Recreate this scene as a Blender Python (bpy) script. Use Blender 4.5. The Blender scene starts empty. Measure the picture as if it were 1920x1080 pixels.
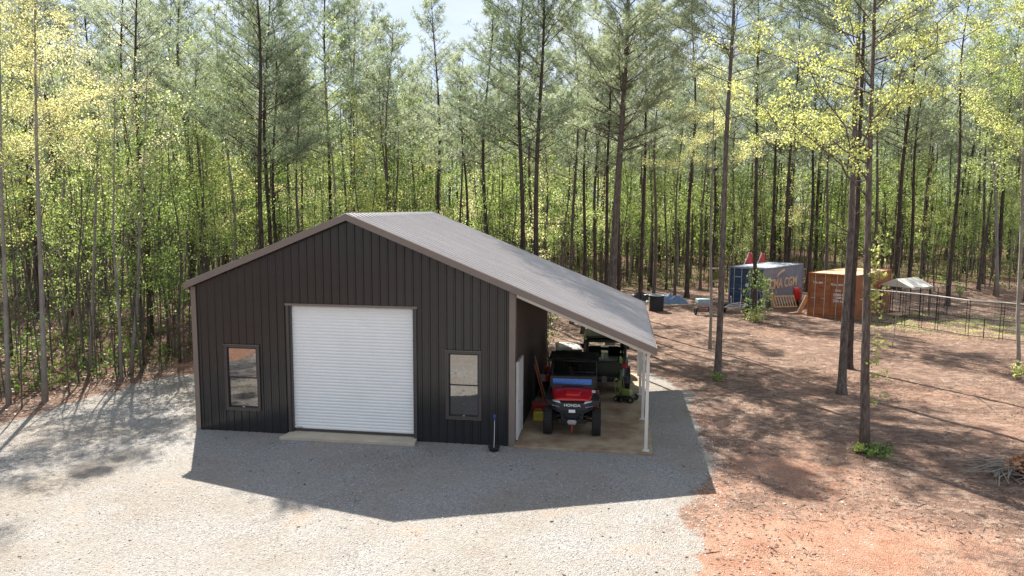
import bpy, math, random
import numpy as np
from mathutils import Vector, Matrix, Euler
C = bpy.context.scene.collection
S = bpy.context.scene
# ------------------------------------------------------------------ camera
CAM = Vector((11.811, -18.472, 6.216)); YAW, PITCH, ROLL, FPX = -.148, .111, .006, 1350.8
Fv = Vector((math.sin(YAW)*math.cos(PITCH), math.cos(YAW)*math.cos(PITCH), -math.sin(PITCH)))
r0 = Vector((math.cos(YAW), -math.sin(YAW), 0)); u0 = r0.cross(Fv)
Rv = r0*math.cos(ROLL) + u0*math.sin(ROLL); Uv = -r0*math.sin(ROLL) + u0*math.cos(ROLL)
cd = bpy.data.cameras.new('camera'); cam = bpy.data.objects.new('camera', cd); C.objects.link(cam)
cd.sensor_width = 36; cd.lens = FPX/1920*36; cd.clip_end = 3000; cd.clip_start = .1
cam.matrix_world = Matrix(((Rv.x, Uv.x, -Fv.x, CAM.x), (Rv.y, Uv.y, -Fv.y, CAM.y), (Rv.z, Uv.z, -Fv.z, CAM.z), (0, 0, 0, 1)))
S.camera = cam
# ------------------------------------------------------------------ sky, sun, exposure
SUN_EL, SUN_AZ = math.radians(48), math.radians(-30)      # compass bearing of the sun, measured from +Y towards +X
w = bpy.data.worlds.new('World'); S.world = w; w.use_nodes = True
nt = w.node_tree; nt.nodes.clear()
out = nt.nodes.new('ShaderNodeOutputWorld'); bg = nt.nodes.new('ShaderNodeBackground')
sky = nt.nodes.new('ShaderNodeTexSky'); sky.sky_type = 'NISHITA'; sky.sun_disc = False
sky.sun_elevation = SUN_EL; sky.sun_rotation = SUN_AZ; sky.dust_density = 1.2; sky.ozone_density = 1.3
tc = nt.nodes.new('ShaderNodeTexCoord'); mp = nt.nodes.new('ShaderNodeMapping'); mp.inputs['Scale'].default_value = (1, 1, 2.6)
nz = nt.nodes.new('ShaderNodeTexNoise'); nz.inputs['Scale'].default_value = 3.1; nz.inputs['Detail'].default_value = 7; nz.inputs['Roughness'].default_value = .6
cr = nt.nodes.new('ShaderNodeValToRGB'); cr.color_ramp.elements[0].position = .38; cr.color_ramp.elements[1].position = .56
mx = nt.nodes.new('ShaderNodeMixRGB'); mx.inputs['Color2'].default_value = (6.6, 7.3, 8.6, 1)
L = nt.links.new
L(tc.outputs['Generated'], mp.inputs['Vector']); L(mp.outputs[0], nz.inputs['Vector']); L(nz.outputs['Fac'], cr.inputs['Fac'])
L(cr.outputs['Color'], mx.inputs['Fac']); L(sky.outputs[0], mx.inputs['Color1']); L(mx.outputs[0], bg.inputs['Color'])
bg.inputs['Strength'].default_value = .05; L(bg.outputs[0], out.inputs[0])
sd = bpy.data.lights.new('sun', 'SUN'); sd.energy = 5.0; sd.angle = math.radians(.53); sd.color = (1, .935, .84)
sun = bpy.data.objects.new('sun', sd); C.objects.link(sun)
dv = Vector((math.sin(SUN_AZ)*math.cos(SUN_EL), math.cos(SUN_AZ)*math.cos(SUN_EL), math.sin(SUN_EL)))
sun.rotation_euler = dv.to_track_quat('Z', 'Y').to_euler(); sun.location = (0, 30, 40)
S.view_settings.view_transform = 'Standard'; S.view_settings.look = 'None'
S.view_settings.exposure = 1.45; S.view_settings.gamma = 1
S.render.engine = 'CYCLES'
S.cycles.max_bounces = 8; S.cycles.diffuse_bounces = 4; S.cycles.transmission_bounces = 5; S.cycles.glossy_bounces = 3
rng = np.random.default_rng(7); random.seed(7)

# ------------------------------------------------------------------ helpers
def px(x, y, z=-.12):
    d = Fv + Rv*((x-960)/FPX) + Uv*((540-y)/FPX)
    return CAM + d*((z-CAM.z)/d.z)
def pxd(x, y, dist):
    d = Fv + Rv*((x-960)/FPX) + Uv*((540-y)/FPX)
    return CAM + d*dist
def sm(a, b, t):
    t = np.clip((t-a)/(b-a), 0, 1); return t*t*(3-2*t)

def M(name, col, rough=.6, metal=0, spec=.5, var=0, vs=3.0, col2=None, bump=0, bs=60, stretch=(1, 1, 1), trans=None, coat=0, det=5):
    m = bpy.data.materials.new(name); m.use_nodes = True; n = m.node_tree; b = n.nodes['Principled BSDF']
    b.inputs['Base Color'].default_value = (*col, 1); b.inputs['Roughness'].default_value = rough
    b.inputs['Metallic'].default_value = metal; b.inputs['Specular IOR Level'].default_value = spec
    b.inputs['Coat Weight'].default_value = coat
    t = n.nodes.new('ShaderNodeTexCoord'); mpn = n.nodes.new('ShaderNodeMapping'); mpn.inputs['Scale'].default_value = stretch
    n.links.new(t.outputs['Object'], mpn.inputs['Vector'])
    if var or col2:
        z = n.nodes.new('ShaderNodeTexNoise'); z.inputs['Scale'].default_value = vs; z.inputs['Detail'].default_value = det; z.inputs['Roughness'].default_value = .65
        n.links.new(mpn.outputs[0], z.inputs['Vector'])
        k = n.nodes.new('ShaderNodeValToRGB'); k.color_ramp.elements[0].position = .32; k.color_ramp.elements[1].position = .68
        c2 = col2 or tuple(min(1, c*(1+var)) for c in col)
        c1 = col if col2 else tuple(c*(1-var) for c in col)
        k.color_ramp.elements[0].color = (*c1, 1); k.color_ramp.elements[1].color = (*c2, 1)
        n.links.new(z.outputs['Fac'], k.inputs['Fac']); n.links.new(k.outputs[0], b.inputs['Base Color'])
    if bump:
        z2 = n.nodes.new('ShaderNodeTexNoise'); z2.inputs['Scale'].default_value = bs; z2.inputs['Detail'].default_value = 3
        n.links.new(mpn.outputs[0], z2.inputs['Vector'])
        bn = n.nodes.new('ShaderNodeBump'); bn.inputs['Strength'].default_value = bump; bn.inputs['Distance'].default_value = .02
        n.links.new(z2.outputs['Fac'], bn.inputs['Height']); n.links.new(bn.outputs[0], b.inputs['Normal'])
    return m

def leaf_mat(name, c1, c2, c3=None, tr=.5, rough=.5, gloss=.35):
    """thin leaves: reflect and let light through; each leaf its own tint"""
    m = bpy.data.materials.new(name); m.use_nodes = True; n = m.node_tree; n.nodes.clear(); L = n.links.new
    o = n.nodes.new('ShaderNodeOutputMaterial'); g = n.nodes.new('ShaderNodeNewGeometry')
    oi = n.nodes.new('ShaderNodeObjectInfo')
    ad = n.nodes.new('ShaderNodeMath'); ad.operation = 'MULTIPLY_ADD'; ad.inputs[1].default_value = .65; 
    s2 = n.nodes.new('ShaderNodeMath'); s2.operation = 'MULTIPLY'; s2.inputs[1].default_value = .35
    L(oi.outputs['Random'], s2.inputs[0]); L(g.outputs['Random Per Island'], ad.inputs[0]); L(s2.outputs[0], ad.inputs[2])
    k = n.nodes.new('ShaderNodeValToRGB'); k.color_ramp.elements[0].color = (*c1, 1); k.color_ramp.elements[1].color = (*c2, 1)
    k.color_ramp.elements[0].position = .1; k.color_ramp.elements[1].position = .75
    if c3:
        e = k.color_ramp.elements.new(.93); e.color = (*c3, 1)
    L(ad.outputs[0], k.inputs['Fac'])
    d = n.nodes.new('ShaderNodeBsdfPrincipled'); d.inputs['Roughness'].default_value = rough; d.inputs['Specular IOR Level'].default_value = gloss
    t = n.nodes.new('ShaderNodeBsdfTranslucent')
    hs = n.nodes.new('ShaderNodeHueSaturation'); hs.inputs['Hue'].default_value = .485; hs.inputs['Value'].default_value = 1.25; hs.inputs['Saturation'].default_value = 1.05
    L(k.outputs[0], d.inputs['Base Color']); L(k.outputs[0], hs.inputs['Color']); L(hs.outputs[0], t.inputs['Color'])
    x = n.nodes.new('ShaderNodeMixShader'); x.inputs[0].default_value = tr
    L(d.outputs[0], x.inputs[1]); L(t.outputs[0], x.inputs[2]); L(x.outputs[0], o.inputs[0])
    return m

def tag(o, label=None, cat=None, group=None, kind=None):
    if label: o['label'] = label
    if cat: o['category'] = cat
    if group: o['group'] = group
    if kind: o['kind'] = kind
    return o
def empty(name, loc, rz=0, label=None, cat=None, group=None):
    o = bpy.data.objects.new(name, None); C.objects.link(o); o.location = loc; o.rotation_euler = (0, 0, rz); o.empty_display_size = .3
    return tag(o, label, cat, group)

class MB:
    def __init__(s): s.v = []; s.f = []
    def add(s, vs, fs, Mx=None):
        n = len(s.v)
        for p in vs:
            s.v.append(tuple(Mx @ Vector(p)) if Mx is not None else tuple(p))
        s.f += [tuple(i+n for i in f) for f in fs]; return s
    def box(s, c, d, R=None):
        x, y, z = d[0]/2, d[1]/2, d[2]/2
        vs = [(-x, -y, -z), (x, -y, -z), (x, y, -z), (-x, y, -z), (-x, -y, z), (x, -y, z), (x, y, z), (-x, y, z)]
        fs = [(0, 3, 2, 1), (4, 5, 6, 7), (0, 1, 5, 4), (1, 2, 6, 5), (2, 3, 7, 6), (3, 0, 4, 7)]
        Mx = Matrix.Translation(c) @ (R.to_4x4() if R is not None else Matrix())
        return s.add(vs, fs, Mx)
    def bb(s, x0, x1, y0, y1, z0, z1): return s.box(((x0+x1)/2, (y0+y1)/2, (z0+z1)/2), (x1-x0, y1-y0, z1-z0))
    def prism(s, poly, a, h0, h1):
        """polygon in the plane normal to axis a (0: yz, 1: xz, 2: xy) extruded from h0 to h1"""
        def P(p, h):
            return (h, p[0], p[1]) if a == 0 else ((p[0], h, p[1]) if a == 1 else (p[0], p[1], h))
        n = len(poly); vs = [P(p, h0) for p in poly] + [P(p, h1) for p in poly]
        fs = [tuple(range(n)), tuple(range(2*n-1, n-1, -1))] + [(i, i+n, (i+1) % n+n, (i+1) % n) for i in range(n)]
        return s.add(vs, fs)
    def tube(s, pts, rad, k=8, cap=True):
        pts = [Vector(p) for p in pts]
        if not hasattr(rad, '__len__'): rad = [rad]*len(pts)
        n0 = len(s.v); up = None
        for i, p in enumerate(pts):
            t = (pts[min(i+1, len(pts)-1)]-pts[max(i-1, 0)])
            if t.length < 1e-9: t = Vector((0, 0, 1))
            t.normalize()
            if up is None: up = Vector((1, 0, 0)) if abs(t.x) < .8 else Vector((0, 1, 0))
            a = (up - t*up.dot(t)); 
            if a.length < 1e-6: a = t.orthogonal()
            a.normalize(); up = a; b = t.cross(a)
            for j in range(k):
                q = 2*math.pi*j/k; s.v.append(tuple(p + (a*math.cos(q)+b*math.sin(q))*rad[i]))
        for i in range(len(pts)-1):
            for j in range(k):
                s.f.append((n0+i*k+j, n0+i*k+(j+1) % k, n0+(i+1)*k+(j+1) % k, n0+(i+1)*k+j))
        if cap:
            s.f.append(tuple(n0+j for j in reversed(range(k)))); m = n0+(len(pts)-1)*k; s.f.append(tuple(m+j for j in range(k)))
        return s
    def lathe(s, prof, c, axis='z', k=24, close=False):
        """profile of (radius, height) spun round an axis through c"""
        n0 = len(s.v); c = Vector(c)
        for r, h in prof:
            for j in range(k):
                q = 2*math.pi*j/k; a, b = r*math.cos(q), r*math.sin(q)
                d = (a, b, h) if axis == 'z' else ((h, a, b) if axis == 'x' else (b, h, a))
                s.v.append(tuple(c+Vector(d)))
        m = len(prof)
        for i in range(m if close else m-1):
            for j in range(k):
                i2 = (i+1) % m
                s.f.append((n0+i*k+j, n0+i*k+(j+1) % k, n0+i2*k+(j+1) % k, n0+i2*k+j))
        return s
    def loft(s, rings, cap=True, closed=True):
        n0 = len(s.v); k = len(rings[0])
        for r in rings: s.v += [tuple(p) for p in r]
        for i in range(len(rings)-1):
            for j in range(k if closed else k-1):
                s.f.append((n0+i*k+j, n0+i*k+(j+1) % k, n0+(i+1)*k+(j+1) % k, n0+(i+1)*k+j))
        if cap and closed:
            s.f.append(tuple(n0+j for j in reversed(range(k)))); m = n0+(len(rings)-1)*k; s.f.append(tuple(m+j for j in range(k)))
        return s
    def grid(s, fn, nu, nv):
        n0 = len(s.v)
        for i in range(nu+1):
            for j in range(nv+1): s.v.append(tuple(fn(i/nu, j/nv)))
        for i in range(nu):
            for j in range(nv):
                a = n0+i*(nv+1)+j; s.f.append((a, a+nv+1, a+nv+2, a+1))
        return s
    def build(s, name, mat, parent=None, smooth=False, bevel=0, solid=0, sub=0):
        me = bpy.data.meshes.new(name); me.from_pydata(s.v, [], s.f); me.update()
        me.materials.append(mat)
        if smooth: me.polygons.foreach_set('use_smooth', [True]*len(me.polygons))
        o = bpy.data.objects.new(name, me); C.objects.link(o)
        if parent is not None: o.parent = parent
        if solid: q = o.modifiers.new('solid', 'SOLIDIFY'); q.thickness = solid; q.offset = 0
        if sub: q = o.modifiers.new('sub', 'SUBSURF'); q.levels = sub; q.render_levels = sub
        if bevel:
            q = o.modifiers.new('bevel', 'BEVEL'); q.width = bevel; q.segments = 2; q.limit_method = 'ANGLE'; q.angle_limit = math.radians(35)
            if not smooth: q.harden_normals = False
        return o

def np_mesh(name, V, Fq, mat, smooth=False):
    """fast mesh: V (n,3), Fq (m,k) all faces with k corners"""
    V = np.asarray(V, np.float32); Fq = np.asarray(Fq, np.int32); m, k = Fq.shape
    me = bpy.data.meshes.new(name); me.vertices.add(len(V)); me.vertices.foreach_set('co', V.ravel())
    me.loops.add(m*k); me.loops.foreach_set('vertex_index', Fq.ravel())
    me.polygons.add(m); me.polygons.foreach_set('loop_start', np.arange(0, m*k, k, dtype=np.int32))
    me.polygons.foreach_set('loop_total', np.full(m, k, np.int32))
    if smooth: me.polygons.foreach_set('use_smooth', np.ones(m, bool))
    me.update(calc_edges=True); me.materials.append(mat); return me
def link(name, me, parent=None):
    o = bpy.data.objects.new(name, me); C.objects.link(o)
    if parent is not None: o.parent = parent
    return o
def text(name, body, size, mat, parent, Mx, depth=.002, bold=0, sx=1):
    cu = bpy.data.curves.new(name, 'FONT'); cu.body = body; cu.size = size; cu.extrude = depth; cu.offset = bold; cu.align_x = 'CENTER'; cu.align_y = 'CENTER'
    t = bpy.data.objects.new('tmp', cu); C.objects.link(t); bpy.context.view_layer.update()
    me = bpy.data.meshes.new_from_object(t.evaluated_get(bpy.context.evaluated_depsgraph_get())); me.name = name
    bpy.data.objects.remove(t); me.transform(Mx @ Matrix.Scale(sx, 4, (1, 0, 0))); me.materials.clear(); me.materials.append(mat)
    return link(name, me, parent)
def frame(origin, xdir, ydir):
    x = Vector(xdir).normalized(); y = Vector(ydir).normalized(); z = x.cross(y)
    return Matrix(((x.x, y.x, z.x, origin[0]), (x.y, y.y, z.y, origin[1]), (x.z, y.z, z.z, origin[2]), (0, 0, 0, 1)))

# ------------------------------------------------------------------ ground
def vnoise(x, y, s, seed=0):
    """smooth value noise, numpy"""
    x = np.asarray(x)/s; y = np.asarray(y)/s
    xi = np.floor(x).astype(np.int64); yi = np.floor(y).astype(np.int64); fx = x-xi; fy = y-yi
    fx = fx*fx*(3-2*fx); fy = fy*fy*(3-2*fy)
    def h(a, b):
        n = (a*374761393 + b*668265263 + seed*974634777) & 0xffffffff
        n = ((n ^ (n >> 13))*1274126177) & 0xffffffff
        return ((n ^ (n >> 16)) & 0xffff)/65535.
    return (h(xi, yi)*(1-fx)+h(xi+1, yi)*fx)*(1-fy)+(h(xi, yi+1)*(1-fx)+h(xi+1, yi+1)*fx)*fy
def fbm(x, y, s, seed=0, o=4):
    t = 0; a = .5
    for i in range(o): t = t+a*vnoise(x, y, s/2**i, seed+i); a *= .5
    return t/(1-.5**o)
# gravel pad outline, sampled as x limits against y (world metres)
GL = [(-60, -3.0), (-16, -3.0), (-9, -4.0), (-4, -5.9), (-1, -5.8), (2.5, -5.6), (5, -5.0), (7.5, -4.0), (9, -2.5)]
GR = [(-60, 13.2), (-6.2, 13.2), (-4, 13.5), (-2.5, 14.0), (1, 14.6), (5, 14.4), (8, 14.2), (9.6, 13.4)]
def gravel_sd(x, y):
    xl = np.interp(y, [p[0] for p in GL], [p[1] for p in GL]); xr = np.interp(y, [p[0] for p in GR], [p[1] for p in GR])
    return np.minimum(np.minimum(x-xl, xr-x), 9.4-y+np.where(x < 9, 0, .2))
def gravel_mask(x, y):
    s = gravel_sd(x, y)+(fbm(x, y, 1.6, 3)-.5)*1.3+(fbm(x, y, .4, 9)-.5)*.4
    return sm(-.25, .35, s)
def height(x, y):
    x = np.asarray(x, float); y = np.asarray(y, float)
    g = sm(-.6, .6, gravel_sd(x, y))
    h = -.12 + (1-g)*((fbm(x, y, 3.2, 21)-.5)*.16+(fbm(x, y, .55, 5)-.5)*.05)*(.4+.6*sm(0, 3, -gravel_sd(x, y)))
    d = np.hypot(x-CAM.x, y-CAM.y)
    h += sm(55, 120, d)*1.2+sm(100, 300, d)*6
    # low red bank behind and left of the building
    h += .85*sm(7.5, 13, y)*sm(5, 0, x)+.5*sm(-6, -12, x)*sm(-4, 3, y)
    # bank behind the kennel
    h += .5*sm(34, 42, y-.25*(x-30))*sm(26, 32, x)
    h += g*(fbm(x, y, 2.5, 11)-.5)*.03
    # washed edge and tyre ruts in the clay, front right
    e = np.abs(y-(-4.75-.42*(x-13.8)+.2*np.sin(x*2.1))); h -= (1-sm(.05, .22, e))*.05*sm(13.4, 14.2, x)*sm(20, 17, x)
    for o_ in (0, .28):
        e = np.abs((y+1.9+o_)-.62*(x-14.4)-.12*(x-14.4)**2*.3); h -= (1-sm(.03, .1, e))*.025*sm(13.6, 14.2, x)*sm(18.5, 17, x)
    return h
def hz(x, y): return float(height(np.array([x]), np.array([y]))[0])

def axis(fine0, fine1, st, lo, hi):
    a = list(np.arange(fine0, fine1, st)); s = st; v = fine1
    while v < hi: a.append(v); s *= 1.09; v += s
    a.append(hi); s = st; v = fine0-st; b = []
    while v > lo: b.append(v); s *= 1.09; v -= s
    b.append(lo); return np.array(b[::-1]+a)
gx = axis(-9, 36, .11, -420, 460); gy = axis(-10, 34, .11, -120, 620)
X, Y = np.meshgrid(gx, gy, indexing='ij'); Z = height(X, Y); nx, ny = X.shape
V = np.stack([X.ravel(), Y.ravel(), Z.ravel()], 1)
I = (np.arange(nx-1)[:, None]*ny+np.arange(ny-1)[None, :]).ravel()
Fq = np.stack([I, I+ny, I+ny+1, I+1], 1)

def ground_material():
    m = bpy.data.materials.new('ground_soil'); m.use_nodes = True; n = m.node_tree; L = n.links.new; b = n.nodes['Principled BSDF']
    b.inputs['Roughness'].default_value = .95; b.inputs['Specular IOR Level'].default_value = .15
    t = n.nodes.new('ShaderNodeTexCoord')
    def noise(sc, det=4, ro=.6, st=None):
        z = n.nodes.new('ShaderNodeTexNoise'); z.inputs['Scale'].default_value = sc; z.inputs['Detail'].default_value = det; z.inputs['Roughness'].default_value = ro
        if st:
            q = n.nodes.new('ShaderNodeMapping'); q.inputs['Scale'].default_value = st; L(t.outputs['Object'], q.inputs['Vector']); L(q.outputs[0], z.inputs['Vector'])
        else: L(t.outputs['Object'], z.inputs['Vector'])
        return z.outputs['Fac']
    def ramp(f, stops):
        k = n.nodes.new('ShaderNodeValToRGB'); e = k.color_ramp.elements
        e[0].position, e[0].color = stops[0][0], (*stops[0][1], 1); e[1].position, e[1].color = stops[-1][0], (*stops[-1][1], 1)
        for p, c in stops[1:-1]: q = e.new(p); q.color = (*c, 1)
        L(f, k.inputs['Fac']); return k.outputs[0]
    def mix(f, a, b_, mode='MIX'):
        x = n.nodes.new('ShaderNodeMixRGB'); x.blend_type = mode
        if hasattr(f, 'is_linked'): L(f, x.inputs[0])
        else: x.inputs[0].default_value = f
        L(a, x.inputs[1]); L(b_, x.inputs[2]); return x.outputs[0]
    edge = noise(7, 8, .75)
    def attr(nm):
        a = n.nodes.new('ShaderNodeAttribute'); a.attribute_name = nm
        q = n.nodes.new('ShaderNodeMath'); q.operation = 'MULTIPLY_ADD'; q.inputs[1].default_value = 2.2; L(edge, q.inputs[0]); L(a.outputs['Fac'], q.inputs[2])
        r = n.nodes.new('ShaderNodeMapRange'); r.inputs['From Min'].default_value = 1.38; r.inputs['From Max'].default_value = 1.75; L(q.outputs[0], r.inputs['Value']); return r.outputs[0]
    g1 = (0.0,)
    # gravel: stones of many greys
    vo = n.nodes.new('ShaderNodeTexVoronoi'); vo.inputs['Scale'].default_value = 42; L(t.outputs['Object'], vo.inputs['Vector'])
    sp = n.nodes.new('ShaderNodeSeparateColor'); L(vo.outputs['Color'], sp.inputs[0])
    stone = ramp(sp.outputs[0], [(0, (.125, .125, .127)), (.25, (.235, .236, .24)), (.65, (.34, .342, .345)), (1, (.50, .50, .50))])
    fines = ramp(noise(9, 6, .7), [(.3, (.235, .222, .20)), (.7, (.37, .352, .325))])
    amt = ramp(noise(.45, 5, .62), [(.36, (.05,)*3), (.66, (.8,)*3)])
    grav = mix(amt, fines, stone)
    tint = ramp(noise(.33, 4, .6), [(.34, (.92, .84, .75)), (.56, (1.05, 1.02, .985))]); grav = mix(1.0, grav, tint, 'MULTIPLY')
    tan = ramp(noise(.7, 5, .6), [(.58, (0, 0, 0)), (.74, (.5, .5, .5))])
    tc_ = n.nodes.new('ShaderNodeRGB'); tc_.outputs[0].default_value = (.40, .29, .20, 1); grav = mix(tan, grav, tc_.outputs[0])
    # open dirt
    dirt = ramp(noise(1.1, 8, .68), [(.28, (.175, .108, .08)), (.5, (.30, .205, .155)), (.72, (.43, .33, .26))])
    spk = ramp(noise(16, 5, .75), [(.38, (.32, .28, .26)), (.52, (1, 1, 1))]); dirt = mix(.75, dirt, spk, 'MULTIPLY')
    lit = ramp(noise(3.2, 6, .72, (1, 1.6, 1)), [(.46, (0, 0, 0)), (.53, (.88, .88, .88))])
    straw = ramp(noise(24, 5, .7, (1, 2, 1)), [(.3, (.07, .043, .033)), (.7, (.22, .14, .105))])
    dirt = mix(lit, dirt, straw)
    clay = ramp(noise(1.7, 7, .65), [(.3, (.34, .165, .105)), (.7, (.42, .275, .20))])
    clay = mix(.5, clay, spk, 'MULTIPLY')
    dirt = mix(attr('clay'), dirt, clay)
    # woodland floor
    floor = ramp(noise(7, 8, .75), [(.3, (.065, .038, .026)), (.5, (.15, .085, .058)), (.72, (.30, .20, .145))])
    dirt = mix(attr('wood'), dirt, floor)
    gr = ramp(noise(11, 5, .7), [(.3, (.16, .15, .06)), (.7, (.42, .38, .20))]); dirt = mix(attr('grass'), dirt, gr)
    col = mix(attr('gravel'), dirt, grav)
    L(col, b.inputs['Base Color'])
    bn = n.nodes.new('ShaderNodeBump'); bn.inputs['Strength'].default_value = .9; bn.inputs['Distance'].default_value = .03
    inv = n.nodes.new('ShaderNodeMath'); inv.operation = 'MULTIPLY_ADD'; inv.inputs[1].default_value = -1; L(vo.outputs['Distance'], inv.inputs[0]); L(noise(20, 6, .75), inv.inputs[2])
    L(inv.outputs[0], bn.inputs['Height']); L(bn.outputs[0], b.inputs['Normal'])
    return m
gm = np_mesh('ground', V, Fq, ground_material(), True)
def fattr(me, nm, val):
    a = me.attributes.new(nm, 'FLOAT', 'POINT'); a.data.foreach_set('value', np.asarray(val, np.float32).ravel())
GM = gravel_mask(X, Y)
fattr(gm, 'gravel', np.clip(GM*1.0-.35*(1-sm(.6, 1.6, gravel_sd(X, Y)))*sm(.45, .65, fbm(X, Y, .35, 31)), 0, 1))
cl = np.maximum(sm(4.2, .6, np.hypot((X-16.0)/1.6, (Y+5.8)/1.1))*(.45+.55*sm(.4, .6, fbm(X, Y, 1.3, 41))),
     sm(2.4, .4, np.hypot((X-15.8)/1.3, (Y+1.0)/1.1))*.75*sm(.42, .62, fbm(X, Y, .9, 43)))
cl = np.maximum(cl, sm(.45, .7, fbm(X, Y, 4, 45))*.35)
cl = np.maximum(cl, sm(-3.0, -4.5, X)*sm(-4.5, -8, Y)*1.0)                     # red cut bank off to the left, seen in the window glass
cl = np.maximum(cl, sm(6.2, 8, Y)*sm(14, 11.5, Y)*sm(5, 0, X)*sm(-9, -5, X)*.9)
cl = np.maximum(cl, sm(-.9, -.1, gravel_sd(X, Y))*sm(.4, .6, fbm(X, Y, 1.1, 47))*.55)
fattr(gm, 'clay', cl)
wd = np.maximum.reduce([sm(-1.2, -2.4, gravel_sd(X, Y)+(fbm(X, Y, 2, 51)-.5)*2)*sm(7, 3, X), sm(37, 43, Y-.12*(X-14))*sm(5, 9, X), sm(12, 15, Y)*sm(9, 6, X)])
wd = wd*(.55+.45*sm(.35, .55, fbm(X, Y, 1.5, 53)))
fattr(gm, 'wood', wd)
gk = .55*sm(5.5, 2, np.hypot((X-31)/1.5, (Y-24.5)/1.0))*sm(.38, .6, fbm(X, Y, .9, 61))*sm(-.3, .3, (Y-20.2)+.5*(X-28.9))
gk = np.maximum(gk, sm(.7, .25, np.hypot(X-18.6, Y-.95))*.6)
fattr(gm, 'grass', gk)
ground = link('ground', gm); ground['kind'] = 'structure'

MT = dict(
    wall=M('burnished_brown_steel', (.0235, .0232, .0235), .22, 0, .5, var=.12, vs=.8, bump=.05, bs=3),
    sidewall=M('brown_side_steel', (.032, .027, .024), .4, 0, .4, var=.12, vs=.8),  # slightly browner and rougher than the front wall steel
    trim=M('taupe_trim_steel', (.18, .142, .118), .4, 0, .5, var=.06, vs=2),
    wtrim=M('brown_window_trim', (.12, .095, .08), .4, 0, .5),
    dtrim=M('dark_jamb_steel', (.06, .05, .046), .4, 0, .5),
    roof=M('roof_steel', (.46, .43, .42), .30, .2, .5, var=.10, vs=.9, stretch=(.35, 3, 1)),
    white=M('white_door_enamel', (.80, .80, .77), .35, 0, .5, var=.03, vs=1.2),
    white2=M('white_paint', (.78, .78, .74), .4, 0, .5, var=.04, vs=3),
    post=M('galvanised_cream_post', (.62, .60, .53), .45, .1, .5, var=.08, vs=3),
    conc=M('tan_concrete', (.42, .34, .225), .8, 0, .3, col2=(.19, .115, .07), vs=1.2, bump=.2, bs=40),
    conc2=M('pale_concrete', (.45, .385, .29), .8, 0, .3, var=.12, vs=2.0, bump=.2, bs=40),
    black=M('black_plastic', (.013, .013, .014), .45, 0, .5, var=.3, vs=12),
    rubber=M('tyre_rubber', (.024, .022, .020), .85, 0, .3, var=.3, vs=30, bump=.5, bs=60),
    darkmetal=M('dark_metal', (.03, .03, .032), .4, .6, .5),
    fabric=M('black_canvas', (.016, .018, .014), .85, 0, .3, var=.35, vs=6, bump=.4, bs=14),
    olive=M('olive_green_paint', (.028, .036, .022), .3, 0, .5, var=.15, vs=3, coat=.3),
    red=M('red_gloss_paint', (.50, .012, .015), .28, 0, .5, var=.05, vs=4, coat=.4),
    redp=M('red_plastic', (.42, .02, .018), .45, 0, .5, var=.12, vs=6),
    yellow=M('yellow_plastic', (.50, .40, .03), .45, 0, .5, var=.15, vs=8),
    lime=M('lime_plastic', (.17, .21, .045), .4, 0, .5, var=.1, vs=8),
    orange=M('orange_paint', (.55, .13, .03), .5, 0, .5),
    wood=M('weathered_wood', (.36, .27, .18), .8, 0, .3, var=.3, vs=5, stretch=(1, 8, 1)),
    wood2=M('fresh_pallet_wood', (.55, .40, .23), .8, 0, .3, var=.25, vs=7),
    steel=M('bright_steel', (.55, .55, .56), .3, .9, .5, var=.1, vs=5),
    galv=M('galvanised_tube', (.55, .55, .55), .45, .6, .5, var=.1, vs=4),
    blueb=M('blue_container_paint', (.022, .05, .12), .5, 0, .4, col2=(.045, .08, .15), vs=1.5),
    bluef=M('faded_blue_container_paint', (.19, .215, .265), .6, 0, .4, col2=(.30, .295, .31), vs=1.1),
    rust=M('orange_container_paint', (.36, .15, .055), .65, 0, .35, col2=(.25, .075, .035), vs=1.6, det=8),
    rtop=M('faded_container_roof', (.62, .42, .24), .7, 0, .4, var=.15, vs=1.0),
    btop=M('pale_container_roof', (.42, .46, .52), .6, 0, .4, var=.25, vs=1.2),
    cream=M('cream_lettering', (.78, .66, .45), .6, 0, .4, col2=(.72, .42, .2), vs=2.2),
    whitel=M('white_lettering', (.8, .8, .78), .6),
    canopy=M('grey_canopy_cloth', (.60, .57, .50), .8, 0, .3, var=.06, vs=3),
    tarp=M('blue_tarp', (.16, .23, .33), .6, 0, .4, var=.25, vs=4),
    glass=M('window_glass', (.29, .29, .29), .02, 1.0, .5, bump=.10, bs=1.6),
    wsh=M('windscreen', (.045, .12, .40), .08, .8, .5),  # saturated blue reflection on the glass is put into the base colour
    blackpipe=M('black_ribbed_plastic', (.022, .024, .028), .55, 0, .5),
    lamp=M('headlamp_lens', (.38, .39, .42), .12, .6, .6),
    rlamp=M('red_tail_lamp_lens', (.45, .01, .01), .2, 0, .6),
    bluep=M('blue_plastic', (.02, .05, .25), .4),
    greyp=M('grey_blue_plastic', (.25, .34, .38), .5, var=.1, vs=4),
)
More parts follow.
